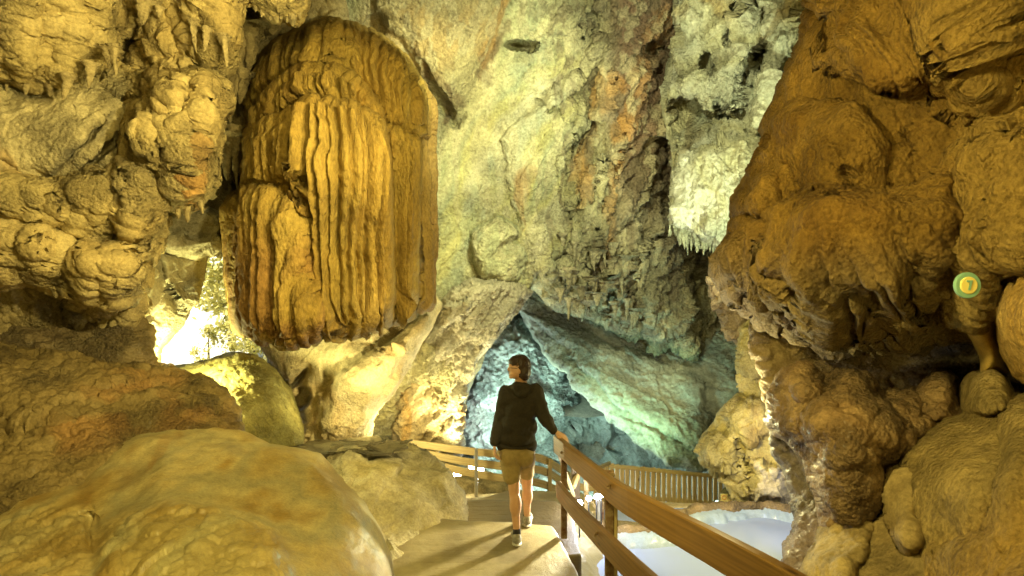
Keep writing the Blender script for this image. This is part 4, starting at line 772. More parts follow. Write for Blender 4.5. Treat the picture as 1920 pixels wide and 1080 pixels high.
# ------------------------------------------------------------------ floor, path, pool
def lerpc(y, pts): return np.interp(y, [a for a, b in pts], [b for a, b in pts])
def zfloor(x, y):
    a = lerpc(y, [(1.5, .45), (4.8, -.22), (5.6, -.22), (9.2, -1.06), (9.6, -1.7), (10.6, -3.1), (16, -3.3)])
    b = lerpc(y, [(1.5, .0), (4.5, -.9), (7.25, -.9), (7.35, -.58), (7.6, -.6), (8.3, -1.2), (10, -1.9), (11.2, -2.1), (12, -3.3)])
    t = sstep(x, .45, .75); t2 = sstep(y, 6.6, 7.0)
    b2 = lerpc(y, [(6.6, -.52), (7.4, -.62), (8.3, -1.2), (10, -1.9), (11.2, -2.1), (12, -3.3)])
    b = np.where((y > 6.55) & (x < 1.75), np.maximum(b, b2 * 1.0), b)
    return a * (1 - t) + b * t
def terrain():
    xs = np.concatenate([np.arange(-16, -3, .5), np.arange(-3, 5, .03), np.arange(5, 16, .5)]); ys = np.concatenate([np.arange(-11, 4, .5), np.arange(4, 16, .035), np.arange(16, 20, .5)])
    X, Y = np.meshgrid(xs, ys); Z = zfloor(X.ravel(), Y.ravel()).reshape(X.shape)
    P = np.stack([X.ravel(), Y.ravel(), Z.ravel()], 1); out = sstep(P[:, 1], 9.3, 10)
    P[:, 2] += fbm(P, .6, 5, 401) * .03 + out * (popcorn(P, (.22, .22, .3), 402) * .22 + popcorn(P, (.1, .1, .1), 403) * .08 + fbm(P, 1, 4, 5) * .15)
    far = sstep(np.hypot(P[:, 0], P[:, 1] - 5), 8, 13); P[:, 2] += far * fbm(P, 2, 3, 9) * .4
    n = len(xs); i, j = np.meshgrid(np.arange(len(ys) - 1), np.arange(n - 1), indexing='ij')
    Fc = np.stack([i * n + j, i * n + j + 1, (i + 1) * n + j + 1, (i + 1) * n + j], -1).reshape(-1, 4)
    c = ramp(P, [(.34, .28, .16), (.46, .38, .22), (.40, .33, .19)], .6, 404)
    c = mixc(c, (.72, .72, .68), out)
    tag(link_mesh('cave_floor', P, Fc, M_rock, colr=c), kind='structure')
terrain()
def slab_path(name, pts, z, th, mat, colr, label=None, cat=None, kind=None, step=.03, seed=0, chamfer=.02):
    """a cast slab: gridded top that follows the outline, skirt below"""
    P = np.array(pts, float); n = 0; loop = []
    for a, b in zip(P, np.roll(P, -1, 0)):
        m = max(2, int(np.linalg.norm(b - a) / step))
        for k in range(m): loop.append(a + (b - a) * k / m)
    loop = np.array(loop); c = loop.mean(0); n = len(loop)
    nz = fbm(np.stack([loop[:, 0], loop[:, 1], loop[:, 0] * 0], 1), .25, 4, seed) * .025
    d = loop - c; loop = loop + d / np.linalg.norm(d, axis=1, keepdims=True) * nz[:, None]
    rings = [(1, -th), (1, -chamfer), (.995, -chamfer * .3), (.985, 0)] + [(q, 0) for q in np.linspace(.96, .0, 110)]
    V = np.concatenate([np.concatenate([c + (loop - c) * q, np.full((n, 1), z + h)], 1) for q, h in rings])
    top = V[:, 2] > z - .001; V[top, 2] += fbm(V[top], .3, 4, seed + 1) * .008 + fbm(V[top], .03, 2, seed + 2) * .0015
    gy_ = (V[:, 1] + fbm(V, .4, 2, 9) * .02) % .11; V[top, 2] -= (.004 * np.clip(1 - np.abs(gy_ - .05) / .008, 0, 1) * (fbm(V, .3, 3, 4) > -.1))[top]
    i, j = np.meshgrid(np.arange(len(rings) - 1), np.arange(n), indexing='ij'); j2 = (j + 1) % n
    Fc = np.stack([i * n + j, i * n + j2, (i + 1) * n + j2, (i + 1) * n + j], -1).reshape(-1, 4)
    return tag(link_mesh(name, V, Fc, mat, colr=mixc(ramp(V, colr, .35, seed + 3, 5, 1.5), (.16, .13, .07), sstep(fbm(V, .5, 4, 31), .15, .5) * .45)), label, cat, kind=kind)
M_path = rockmat('wet_concrete', rough=.5, bump=.35, fine=140, grain=12, var=.25, coat=.35, dist=.006, vor=.3, spec=.5)
PC = [(.25, .20, .10), (.33, .275, .145), (.29, .235, .12)]
slab_path('path', [(-1.1, 5.68), (-.9, 5.63), (-.5, 5.56), (0, 5.50), (.38, 5.42), (.42, 5.25), (.47, 4.9), (.54, 4.4), (.66, 3.6), (-1.6, 3.6), (-1.2, 4.5)], 0.0, .26, M_path, PC, kind='structure', seed=1)
slab_path('landing', [(-1.3, 5.3), (-1.1, 6.3), (-.3, 6.55), (.5, 6.5), (.66, 6.2), (.62, 5.2), (.3, 5.1)], -.17, .2, M_path, [(.16, .12, .055), (.22, .17, .085)], kind='structure', seed=2)
slab_path('lower_landing', [(-.75, 6.3), (-.6, 6.9), (0, 7.4), (.9, 7.3), (1.0, 6.7), (.6, 6.3)], -.36, .2, M_path, [(.34, .28, .15), (.42, .35, .2)], kind='structure', seed=3)
rock('trail_rock', 'low brown slanting rock behind the left railing, between its warm lamps and the landing', 'rock', [(790, 845), (830, 862), (870, 868), (910, 880), (955, 905), (985, 935), (960, 950), (870, 935), (800, 925)],
    [(800, 850, 9.6), (870, 870, 10.0), (960, 930, 9.4), (870, 930, 9.2)], M_rock, edge=(14, .3), back=.4, seed=41, disp=lambda P, px, py, H: facets(P, (.4, .4, .12), 411, rotm('Y', 25)) * .05 + fbm(P, .3, 4, 412) * .05, tint=t_k((.36, .29, .14), (.46, .38, .2), 413))
# pool
RIM = [(1062, 962), (1100, 975), (1147, 997), (1208, 994), (1240, 990), (1262, 978), (1281, 964), (1310, 955), (1345, 950), (1383, 950), (1438, 949), (1500, 960)]
def on(px, py, z):
    Y = (CAMZ - z) * F / (py - 540); return np.array([(px - 960) / F * Y, Y])
rimw = np.array([on(x, y, -.48) for x, y in RIM])
def basin():
    xs = np.arange(.36, 4.2, .02); ys = np.arange(3.6, 7.7, .02); X, Y = np.meshgrid(xs, ys); sh = X.shape
    poly = [tuple(p) for p in rimw] + [(4.3, 7.0), (4.3, 3.6), (.5, 3.6)]
    s = sdf(X, Y, poly).ravel()
    d = np.full(X.size, 9.0)
    for a, b in zip(rimw[:-1], rimw[1:]):
        e = b - a; t = np.clip(((X.ravel() - a[0]) * e[0] + (Y.ravel() - a[1]) * e[1]) / (e @ e), 0, 1); d = np.minimum(d, np.hypot(X.ravel() - a[0] - t * e[0], Y.ravel() - a[1] - t * e[1]))
    P = np.stack([X.ravel(), Y.ravel(), np.zeros(X.size)], 1)
    wob = fbm(P, .3, 4, 421) * .14
    z = -.66 + .17 * sstep(.42 + wob - d, 0, .36) + .30 * sstep(P[:, 0] + wob, 1.15, .5) * sstep(P[:, 1], 4.3, 5.5)
    z += (popcorn(P, (.07, .07, .1), 422) * .022 + popcorn(P, (.03, .03, .03), 423) * .008) * sstep(z, -.6, -.54) + fbm(P, .3, 3, 2) * .01
    z = np.where(s < -.02, -.8, z); P[:, 2] = z
    n = sh[1]; i, j = np.meshgrid(np.arange(sh[0] - 1), np.arange(n - 1), indexing='ij')
    Fc = np.stack([i * n + j, i * n + j + 1, (i + 1) * n + j + 1, (i + 1) * n + j], -1).reshape(-1, 4)
    Fc = Fc[(s[Fc] > -.06).all(1)]
    c = mixc(ramp(P, [(.26, .35, .52), (.34, .43, .58)], .2, 424), (.25, .215, .10), sstep(P[:, 0] + wob, 1.4, 1.0) * .9)
    tag(link_mesh('pool_basin', P, Fc, rockmat('white_calcite', rough=.6, bump=.3, fine=90, grain=30, var=.1, coat=.2), colr=c), kind='structure')
    V = [(.8, 3.6, -.562), (4.25, 3.6, -.562), (4.25, 7.3, -.562), (.8, 7.3, -.562)]
    m, t, b = nodes('milky_water'); b.inputs['Base Color'].default_value = (.27, .33, .55, 1); b.inputs['Roughness'].default_value = .12; b.inputs['Specular IOR Level'].default_value = .35
    nn = t.nodes.new('ShaderNodeTexNoise'); nn.inputs['Scale'].default_value = 5; bp = t.nodes.new('ShaderNodeBump'); bp.inputs['Strength'].default_value = .05; t.links.new(nn.outputs[0], bp.inputs['Height']); t.links.new(bp.outputs[0], b.inputs['Normal'])
    tag(link_mesh('pool_water', V, [(0, 1, 2, 3)], m, smooth=False), kind='structure')
basin()
def tube(name, pts, rad, mat, n=14, parent=None, colr=None, nz=0, seed=0, sub=.03, closed=True, flat=1.0):
    P = [np.array(p, float) for p in pts]; Q = []; Rr = []
    rad = rad if hasattr(rad, '__len__') else [rad] * len(P)
    for a, b, ra, rb in zip(P, P[1:], rad, rad[1:]):
        m = max(1, int(np.linalg.norm(b - a) / sub))
        for k in range(m): Q.append(a + (b - a) * k / m); Rr.append(ra + (rb - ra) * k / m)
    Q.append(P[-1]); Rr.append(rad[-1]); Q = np.array(Q); V = []
    for k in range(len(Q)):
        t = Q[min(k + 1, len(Q) - 1)] - Q[max(k - 1, 0)]; t /= np.linalg.norm(t) + 1e-9
        u = np.cross(t, [0, 0, 1.0]); 
        if np.linalg.norm(u) < .1: u = np.cross(t, [0, 1.0, 0])
        u /= np.linalg.norm(u); v = np.cross(u, t)
        for j in range(n): a = j / n * 6.28318; V.append(Q[k] + Rr[k] * (u * math.cos(a) + v * math.sin(a) * flat))
    V = np.array(V)
    if nz: cen = np.repeat(Q, n, 0); V = V + (V - cen) * (fbm(V, .12, 4, seed) * nz + popcorn(V, (.04, .04, .04), seed) * nz)[:, None]
    Fc = [(k * n + j, k * n + (j + 1) % n, (k + 1) * n + (j + 1) % n, (k + 1) * n + j) for k in range(len(Q) - 1) for j in range(n)]
    Fc += [tuple(range(n)), tuple(reversed(range((len(Q) - 1) * n, len(Q) * n)))]
    return link_mesh(name, V, np.array(Fc, dtype=object), mat, parent=parent, colr=None if colr is None else ramp(V, colr, .15, seed))
tag(tube('pool_rim', [(*p, -.50) for p in rimw], .065, M_brown, nz=.7, seed=4, colr=[(.2, .15, .09), (.36, .26, .14)], n=18, flat=.9), 'lumpy brown natural dam rim around the far side of the white pool', 'pool rim')

# ------------------------------------------------------------------ wood, rails, fences
def wood(name, c, c2, rough=.55, sc_=1.0):
    m, t, b = nodes(name); N = t.nodes.new; L = t.links.new
    tc = N('ShaderNodeTexCoord'); at_ = N('ShaderNodeAttribute'); at_.attribute_name = 'uvw'
    mp = N('ShaderNodeMapping'); mp.inputs['Scale'].default_value = (1.2 * sc_, 22 * sc_, 22 * sc_); L(at_.outputs['Vector'], mp.inputs[0])
    n = N('ShaderNodeTexNoise'); n.inputs['Scale'].default_value = 2.2; n.inputs['Detail'].default_value = 6; n.inputs['Distortion'].default_value = .6; L(mp.outputs[0], n.inputs['Vector'])
    wv = N('ShaderNodeTexWave'); wv.bands_direction = 'Y'; wv.inputs['Scale'].default_value = .55; wv.inputs['Distortion'].default_value = 14; wv.inputs['Detail'].default_value = 3; wv.inputs['Detail Scale'].default_value = .8; L(mp.outputs[0], wv.inputs['Vector'])
    mm = N('ShaderNodeMath'); mm.operation = 'MULTIPLY_ADD'; mm.inputs[1].default_value = .25; L(wv.outputs[0], mm.inputs[0]); 
    m2 = N('ShaderNodeMath'); m2.operation = 'MULTIPLY'; m2.inputs[1].default_value = .8; L(n.outputs[0], m2.inputs[0]); L(m2.outputs[0], mm.inputs[2])
    rp = N('ShaderNodeValToRGB'); rp.color_ramp.elements[0].position = .2; rp.color_ramp.elements[1].position = .75; rp.color_ramp.elements[0].color = (*c2, 1); rp.color_ramp.elements[1].color = (*c, 1)
    L(mm.outputs[0], rp.inputs[0]); vo = N('ShaderNodeTexVoronoi'); mp2 = N('ShaderNodeMapping'); mp2.inputs['Scale'].default_value = (2.2, 9, 9); L(at_.outputs['Vector'], mp2.inputs[0]); L(mp2.outputs[0], vo.inputs['Vector']); vo.inputs['Scale'].default_value = 1.0
    kr = N('ShaderNodeValToRGB'); kr.color_ramp.elements[0].position = .04; kr.color_ramp.elements[1].position = .11; kr.color_ramp.elements[0].color = (.25, .16, .08, 1); L(vo.outputs['Distance'], kr.inputs[0])
    mx = N('ShaderNodeMix'); mx.data_type = 'RGBA'; mx.blend_type = 'MULTIPLY'; mx.inputs[0].default_value = 1; L(rp.outputs[0], mx.inputs[6]); L(kr.outputs[0], mx.inputs[7]); L(mx.outputs[2], b.inputs['Base Color'])
    bp = N('ShaderNodeBump'); bp.inputs['Strength'].default_value = .25; bp.inputs['Distance'].default_value = .004; L(mm.outputs[0], bp.inputs['Height']); L(bp.outputs[0], b.inputs['Normal'])
    b.inputs['Roughness'].default_value = rough
    return m
M_rail = wood('varnished_rail_wood', (.24, .13, .03), (.12, .058, .012), .45)
M_board = wood('weathered_board', (.46, .36, .17), (.30, .21, .09), .6)
M_picket = wood('pale_picket_wood', (.72, .54, .25), (.52, .37, .15), .65)
def plank(name, pts, hgt, th, mat, parent=None, up=(0, 0, 1), sub=.12, cham=.006):
    """a board following a polyline; HGT along up, TH sideways; edges slightly rounded; grain runs along it"""
    P = [np.array(p, float) for p in pts]
    if len(P) > 2:                                          # smooth curve through the points
        D = np.array(P); tt = np.concatenate([[0], np.cumsum(np.linalg.norm(np.diff(D, axis=0), axis=1))])
        s = np.linspace(0, tt[-1], max(3, int(tt[-1] / sub))); Q = []
        for x in s:
            k = min(np.searchsorted(tt, x, 'right') - 1, len(P) - 2); u = (x - tt[k]) / (tt[k + 1] - tt[k])
            p0, p1, p2, p3 = D[max(k - 1, 0)], D[k], D[k + 1], D[min(k + 2, len(P) - 1)]
            Q.append(.5 * (2 * p1 + (p2 - p0) * u + (2 * p0 - 5 * p1 + 4 * p2 - p3) * u * u + (3 * p1 - p0 - 3 * p2 + p3) * u ** 3))
        P = Q
    V = []; UV = []; up = np.array(up, float); dist = 0; off = random.random() * 50
    h, w_ = hgt / 2, th / 2; c = min(cham, h * .4, w_ * .4)
    prof = [(-w_ + c, -h), (w_ - c, -h), (w_, -h + c), (w_, h - c), (w_ - c, h), (-w_ + c, h), (-w_, h - c), (-w_, -h + c)]
    for k in range(len(P)):
        t = P[min(k + 1, len(P) - 1)] - P[max(k - 1, 0)]; t /= np.linalg.norm(t) + 1e-9
        s_ = np.cross(t, up); s_ /= np.linalg.norm(s_) + 1e-9; v = np.cross(s_, t)
        if k: dist += np.linalg.norm(P[k] - P[k - 1])
        for a, b in prof: V.append(P[k] + s_ * a + v * b); UV.append((dist + off, b + off, a + off))
    n = 8; Fc = [(k * n + j, k * n + (j + 1) % n, (k + 1) * n + (j + 1) % n, (k + 1) * n + j) for k in range(len(P) - 1) for j in range(n)]
    Fc += [tuple(reversed(range(n))), tuple(range((len(P) - 1) * n, len(P) * n))]
    o = link_mesh(name, V, np.array(Fc, dtype=object), mat, parent=parent, smooth=False)
    a = o.data.attributes.new('uvw', 'FLOAT_VECTOR', 'POINT'); a.data.foreach_set('vector', np.array(UV, np.float32).ravel())
    return o
M_rust = simple('rusty_painted_steel', (.30, .23, .12), .75, .2, noise=.6, scale=16, bump=.5, c2=(.11, .035, .015))
M_steel = simple('galvanised_steel', (.5, .48, .42), .4, .6, noise=.2, scale=8)
M_bark = simple('old_damp_timber', (.22, .16, .09), .8, 0, noise=.5, scale=14, stretch=(1, 1, .2), bump=.5)

hr_ = empty('handrail', (.45, 5.0, 0), 'brown wooden handrail of two curving planks on rusty posts beside the white pool', 'handrail')
TOP = [(1043, 832, 5.12), (1095, 875, 4.3), (1150, 921, 3.6), (1193, 948, 3.2), (1281, 996, 2.74), (1339, 1027, 2.48), (1450, 1090, 2.1), (1580, 1168, 1.8)]
LOW = [(1047, 917, 5.05), (1072, 949, 4.5), (1125, 1006, 3.65), (1170, 1052, 3.15), (1225, 1105, 2.75), (1310, 1185, 2.3)]
plank('top_plank', [at(*p) for p in TOP], .155, .05, M_rail, hr_)
plank('lower_plank', [at(*p) for p in LOW], .142, .045, M_rail, hr_)
def post(name, x, y, z0, z1, w_, mat, parent, dx=0):
    return plank(name, [(x, y, z0), (x + dx, y, (z0 + z1) / 2), (x + dx * 2, y, z1)], w_, w_, mat, parent, up=(0, 1, 0))
post('post', .475, 5.2, -.02, .80, .055, M_rust, hr_); post('post', .66, 3.86, -.75, 1.0, .056, M_rust, hr_)
plank('post_cladding', [(.70, 3.87, -.75), (.70, 3.87, .9)], .055, .03, M_board, hr_, up=(0, 1, 0))
for px, py, Y in ((1057, 852, 5.2), (1143, 889, 3.86)):
    p = at(px, py, Y); plank('post_cap', [(p.x - .03, p.y, p.z + .0), (p.x + .03, p.y, p.z + .01)], .035, .06, M_rust, hr_)
for px, py, Y in ((1150, 912, 3.58), (1060, 848, 4.86), (1126, 1002, 3.62)):
    p = at(px, py, Y - .03); tube('bolt', [(p.x - .035, p.y - .02, p.z), (p.x - .02, p.y + .02, p.z)], .009, M_rust, parent=hr_, n=10)

lr = empty('curved_railing', (0, 8.9, -1.0), 'low curved railing of three pale boards behind the person where the path turns', 'railing')
FX = [(766, 830, 9.35), (864, 844, 9.0), (918, 850, 8.85), (965, 853, 8.8), (1004, 857, 8.8), (1030, 867, 9.0), (1052, 881, 9.4), (1075, 898, 9.9)]
FM = [(800, 851, 9.25), (864, 864, 9.0), (931, 873, 8.85), (965, 876, 8.8), (1007, 880, 8.8), (1032, 889, 9.0), (1054, 903, 9.4), (1078, 919, 9.9)]
FL = [(835, 876, 9.1), (864, 883, 9.0), (931, 895, 8.85), (965, 898, 8.8), (1007, 905, 8.8), (1034, 914, 9.0), (1058, 928, 9.4), (1080, 942, 9.9)]
for f in (FX, FM, FL): plank('board', [at(x, y, Y) for x, y, Y in f], .115, .035, M_board, lr)
def rpost(px, y0, y1, Y, w_, mat, name='post', parent=lr):
    a, b = at(px, y1, Y), at(px, y0, Y); return plank(name, [a, b], w_, w_, mat, parent, up=(0, 1, 0))
rpost(893, 842, 931, 8.78, .05, M_steel); rpost(1031, 860, 950, 8.9, .06, M_board); rpost(820, 835, 905, 9.3, .06, M_board); rpost(1062, 885, 960, 9.6, .06, M_board)
plank('brace', [at(1012, 948, 8.95), at(1032, 915, 8.95)], .05, .04, M_board, lr, up=(0, 1, 0)); plank('brace', [at(1035, 950, 9.0), at(1075, 925, 9.7)], .08, .04, M_board, lr)
sr = empty('stair_railing', tuple(at(1082, 965, 6.6)), 'tangle of pale and dark timber posts and braces of the lower stair behind the handrail', 'railing')
rpost(1079, 868, 962, 6.7, .10, M_bark, parent=sr); rpost(1099, 893, 968, 6.6, .055, M_board, parent=sr); rpost(1123, 900, 976, 6.5, .03, M_steel, parent=sr); rpost(1130, 940, 976, 6.55, .03, M_rust, parent=sr)
plank('brace', [at(1047, 848, 6.2), at(1075, 928, 6.5)], .07, .04, M_board, sr, up=(0, 1, 0)); plank('brace', [at(1073, 915, 6.5), at(1090, 872, 6.8)], .08, .05, M_board, sr, up=(0, 1, 0))
plank('brace', [at(1099, 925, 6.5), at(1122, 960, 6.6)], .04, .03, M_board, sr, up=(0, 1, 0)); plank('board', [at(1070, 905, 6.9), at(1100, 915, 7.2), at(1150, 905, 7.6)], .09, .03, M_board, sr)
plank('board', [at(1104, 962, 6.7), at(1150, 942, 7.4)], .07, .03, M_bark, sr)

pf = empty('picket_fence', tuple(at(1240, 960, 10.2)), 'fence of upright pale wooden slats in front of the teal slab beyond the pool', 'fence')
T0 = (1142, 870, 9.7); T1 = (1375, 893, 10.6); random.seed(2)
def fence_run(T0, T1, n, hgt, wd, gap0=0, parent=pf):
    for k in range(n):
        t = (k + .5) / n; px = T0[0] + (T1[0] - T0[0]) * t; Y = T0[2] + (T1[2] - T0[2]) * t; p = at(px, T0[1] + (T1[1] - T0[1]) * t, Y)
        lean = random.uniform(-.008, .008); top = p.z + random.uniform(-.012, .012)
        d = np.array(at(*T1)) - np.array(at(*T0)); d /= np.linalg.norm(d)
        plank('slat', [(p.x + lean, p.y, top - hgt), (p.x, p.y, top)], .022, wd * random.uniform(.93, 1.05), M_picket, parent, up=(d[1] * -1, d[0], 0), cham=.003)
fence_run(T0, T1, 24, .98, .078)
back = lambda p, dz: tuple(Vector(at(*p)) + Vector((0, .06, dz)))
for dz in (-.05, -.55): plank('rail', [back(T0, dz), back(T1, dz)], .07, .04, M_picket, pf)
plank('rail', [tuple(Vector(at(*T0)) + Vector((-.02, -.035, -.03))), tuple(Vector(at(*T1)) + Vector((0, -.035, -.03)))], .05, .02, M_picket, pf)
fence_run((1113, 884, 8.4), (1142, 870, 9.6), 7, .8, .11)
plank('rail', [at(1112, 882, 8.35), at(1143, 868, 9.65)], .06, .04, M_board, pf)
# low slatted hatch with its sign at the right end of the fence
lh = empty('slatted_hatch', tuple(at(1375, 950, 8.3)), 'low slatted wooden hatch with a slanting stone coloured cover at the foot of the outcrop', 'hatch')
random.seed(9)
fence_run((1352, 926, 8.4), (1396, 940, 8.0), 7, .22, .045, parent=lh)
cv = [at(1350, 923, 8.45), at(1398, 940, 7.9), at(1424, 944, 8.0), at(1402, 900, 9.0), at(1375, 895, 9.2)]
V = [tuple(p) for p in cv] + [tuple(p - Vector((0, 0, .05))) for p in cv]; n = 5
link_mesh('cover', V, np.array([tuple(range(n)), tuple(reversed(range(n, 2 * n)))] + [(j, n + j, n + (j + 1) % n, (j + 1) % n) for j in range(n)], dtype=object), simple('mossy_planks', (.34, .28, .1), .8, noise=.4, scale=9, stretch=(1, 1, 4), bump=.4), parent=lh, smooth=False)
sg = empty('small_sign', tuple(at(1358, 941, 8.15)), 'tiny square yellow sign with an orange ring on the slatted hatch', 'sign')
plank('sign_panel', [at(1358, 941, 8.2), at(1358, 926, 8.2)], .012, .10, simple('sign_yellow', (.72, .60, .25), .6), sg, up=(0, 1, 0), cham=.002)
p = at(1358, 933, 8.18); tube('sign_ring', [(p.x + .028 * math.cos(a), p.y, p.z + .028 * math.sin(a)) for a in np.linspace(0, 6.283, 20)], .005, simple('sign_orange', (.62, .25, .08), .6), parent=sg, n=6, sub=1)

# ------------------------------------------------------------------ lamps that the photo shows
M_blk = simple('black_plastic', (.03, .03, .03), .5)
def ball(name, c, r, mat, parent, n=16, sq=(1, 1, 1)):
    V = []; Fc = []
    for i in range(n // 2 + 1):
        for j in range(n):
            a = math.pi * i / (n // 2); b = 6.28318 * j / n; V.append((c[0] + r * sq[0] * math.sin(a) * math.cos(b), c[1] + r * sq[1] * math.sin(a) * math.sin(b), c[2] + r * sq[2] * math.cos(a)))
    for i in range(n // 2):
        for j in range(n): Fc.append((i * n + j, (i + 1) * n + j, (i + 1) * n + (j + 1) % n, i * n + (j + 1) % n))
    return link_mesh(name, V, Fc, mat, parent=parent)
M_led = emis('led_white', (.95, .95, 1), 60); M_warm = emis('lamp_warm', (1, .86, .42), 40)
for i, (px, py, Y, e) in enumerate(((1087, 942, 6.1, 8), (1104, 934, 6.35, 6), (1119, 931, 6.3, 6), (1128, 926, 6.1, 16))):
    p = at(px, py, Y); lb = ['lowest and leftmost of the small white star bright lamps', 'second white lamp from the left, between the timber braces', 'white lamp just left of the brightest one', 'brightest white lamp, directly beside the rusty post'][i]
    s = empty('path_lamp', (p.x, p.y, p.z - .35), lb, 'lamp', 'small white lamps behind the handrail')
    tube('stem', [(p.x, p.y + .02, p.z - .5), (p.x, p.y + .02, p.z)], .008, M_blk, parent=s, n=8); tube('housing', [(p.x, p.y + .05, p.z), (p.x, p.y, p.z)], .022, M_blk, parent=s, n=14)
    ball('bulb', (p.x, p.y - .012, p.z), 0.030, M_led, s)
    lamp('path_lamp_light', (p.x - .03, p.y - .08, p.z + .02), e * LED, (.93, .95, 1), .03)
for i, (px, py, Y, wd) in enumerate(((857, 889, 9.1, .13), (884, 876, 9.3, .11), (900, 880, 9.2, .14))):
    p = at(px, py, Y); s = empty('floodlight', (p.x, p.y, p.z - .1), ['warm floodlight lying on the rock left of the steel post', 'warm floodlight close to the steel post, seen between the boards', 'warm floodlight just right of the steel post'][i], 'lamp', 'warm floodlights behind the curved railing')
    plank('housing', [(p.x - wd / 2, p.y + .03, p.z - .01), (p.x + wd / 2, p.y + .03, p.z + .01 * (1 - i))], .08, .06, M_blk, s)
    plank('lens', [(p.x - wd / 2 + .01, p.y - .008, p.z - .008), (p.x + wd / 2 - .01, p.y - .008, p.z + .008 * (1 - i))], .06, .012, M_warm, s, cham=.002)
p = at(1345, 943, 8.5); s = empty('green_lamp', (p.x, p.y, p.z - .05), 'small greenish white lamp on the ground at the right end of the picket fence', 'lamp')
tube('housing', [(p.x, p.y + .06, p.z - .02), (p.x, p.y, p.z)], .04, M_blk, parent=s, n=14); ball('bulb', (p.x, p.y - .02, p.z), .036, emis('lamp_green', (.6, 1, .85), 14), s)

# ------------------------------------------------------------------ outside: ground, trees
def outside():
    xs = np.arange(-40, 6, .5); ys = np.arange(15.5, 60, .5); X, Y = np.meshgrid(xs, ys)
    P = np.stack([X.ravel(), Y.ravel(), (-1.2 + (Y.ravel() - 16) * .22)], 1); P[:, 2] += fbm(P, 2, 4, 501) * .3
    n = len(xs); i, j = np.meshgrid(np.arange(len(ys) - 1), np.arange(n - 1), indexing='ij'); Fc = np.stack([i * n + j, i * n + j + 1, (i + 1) * n + j + 1, (i + 1) * n + j], -1).reshape(-1, 4)
    tag(link_mesh('hillside_ground', P, Fc, M_rock, colr=ramp(P, [(.72, .70, .55), (.8, .78, .65)], 2, 3)), kind='structure')
outside()
def leafmat():
    m, t, b = nodes('sunlit_leaves'); N = t.nodes.new; L = t.links.new
    oi = N('ShaderNodeTexCoord'); n = N('ShaderNodeTexNoise'); n.inputs['Scale'].default_value = 2.5; L(oi.outputs['Object'], n.inputs['Vector'])
    rp = N('ShaderNodeValToRGB'); rp.color_ramp.elements[0].position = .35; rp.color_ramp.elements[1].position = .65; rp.color_ramp.elements[0].color = (.30, .28, .05, 1); rp.color_ramp.elements[1].color = (.75, .66, .2, 1); L(n.outputs[0], rp.inputs[0])
    L(rp.outputs[0], b.inputs['Base Color']); b.inputs['Roughness'].default_value = .5
    tr = N('ShaderNodeBsdfTranslucent'); L(rp.outputs[0], tr.inputs[0]); mx = N('ShaderNodeMixShader'); mx.inputs[0].default_value = .5
    L(b.outputs[0], mx.inputs[1]); L(tr.outputs[0], mx.inputs[2]); L(mx.outputs[0], t.nodes['Material Output'].inputs[0]); return m
M_leaf = leafmat(); M_trunk = simple('tree_bark', (.16, .12, .07), .9, noise=.4, scale=8, bump=.6)
def tree(name, base, h, cr, nl, label, ls=.16, cat='tree', lean=0, clumps=26, low=.25):
    rg = np.random.RandomState(int(abs(base[0] * 100)) + 3); t = empty(name, base, label, cat, 'trees and shrubs outside the opening')
    b = np.array(base, float); tube('trunk', [b + [0, 0, -.3], b + [lean * .4, 0, h * .4], b + [lean, 0, h * .9]], [.04 * h ** .7, .03 * h ** .7, .01], M_trunk, parent=t, n=10, sub=.3)
    cs = []
    for k in range(clumps):
        z = low + (1 - low) * rg.rand(); r = cr * math.sin(math.pi * min(1, (z - low + .12) / (1.1 - low))) ** .6; a = rg.rand() * 6.28; q = rg.rand() ** .5 * r
        cs.append(b + [lean * z + q * math.cos(a), q * math.sin(a), z * h])
        if k % 2 == 0 and cat == 'tree': tube('limb', [b + [lean * z * .7, 0, z * h * .75], cs[-1]], [.02, .006], M_trunk, parent=t, n=6, sub=.4)
    C = np.array(cs)[rg.randint(0, clumps, nl)] + rg.normal(0, 1, (nl, 3)) * cr * .17
    u = rg.normal(0, 1, (nl, 3)); u /= np.linalg.norm(u, axis=1, keepdims=True); v = np.cross(u, rg.normal(0, 1, (nl, 3))); v /= np.linalg.norm(v, axis=1, keepdims=True)
    s = ls * (.6 + .8 * rg.rand(nl, 1)); V = np.stack([C - u * s, C + v * s * .45, C + u * s, C - v * s * .45], 1).reshape(-1, 3)
    link_mesh('crown', V, np.arange(nl * 4).reshape(-1, 4), M_leaf, parent=t, smooth=False)
tree('pine_tree', (-10.6, 21.5, -.2), 6.5, 1.9, 5000, 'tall leafy tree with a dark trunk in the middle of the daylight opening', ls=.14)
tree('leafy_tree', (-8.9, 19.5, -.8), 4.6, 1.3, 4200, 'bright leafy tree at the right of the daylight opening beside the flowstone', ls=.1)
tree('distant_tree', (-14.5, 30, 1.8), 7, 3.0, 3500, 'pale tree farther up the slope at the top of the daylight opening', ls=.2)
tree('low_shrub', (-7.6, 16.6, -.5), 1.7, .8, 2600, 'twiggy shrub hanging over the rock just below the flowstone hem', ls=.05, cat='shrub', low=.1)
tree('slender_shrub', (-9.6, 18.0, -.9), 1.9, .5, 900, 'thin backlit shrub in front of the whitest daylight', ls=.06, cat='shrub', low=.1)

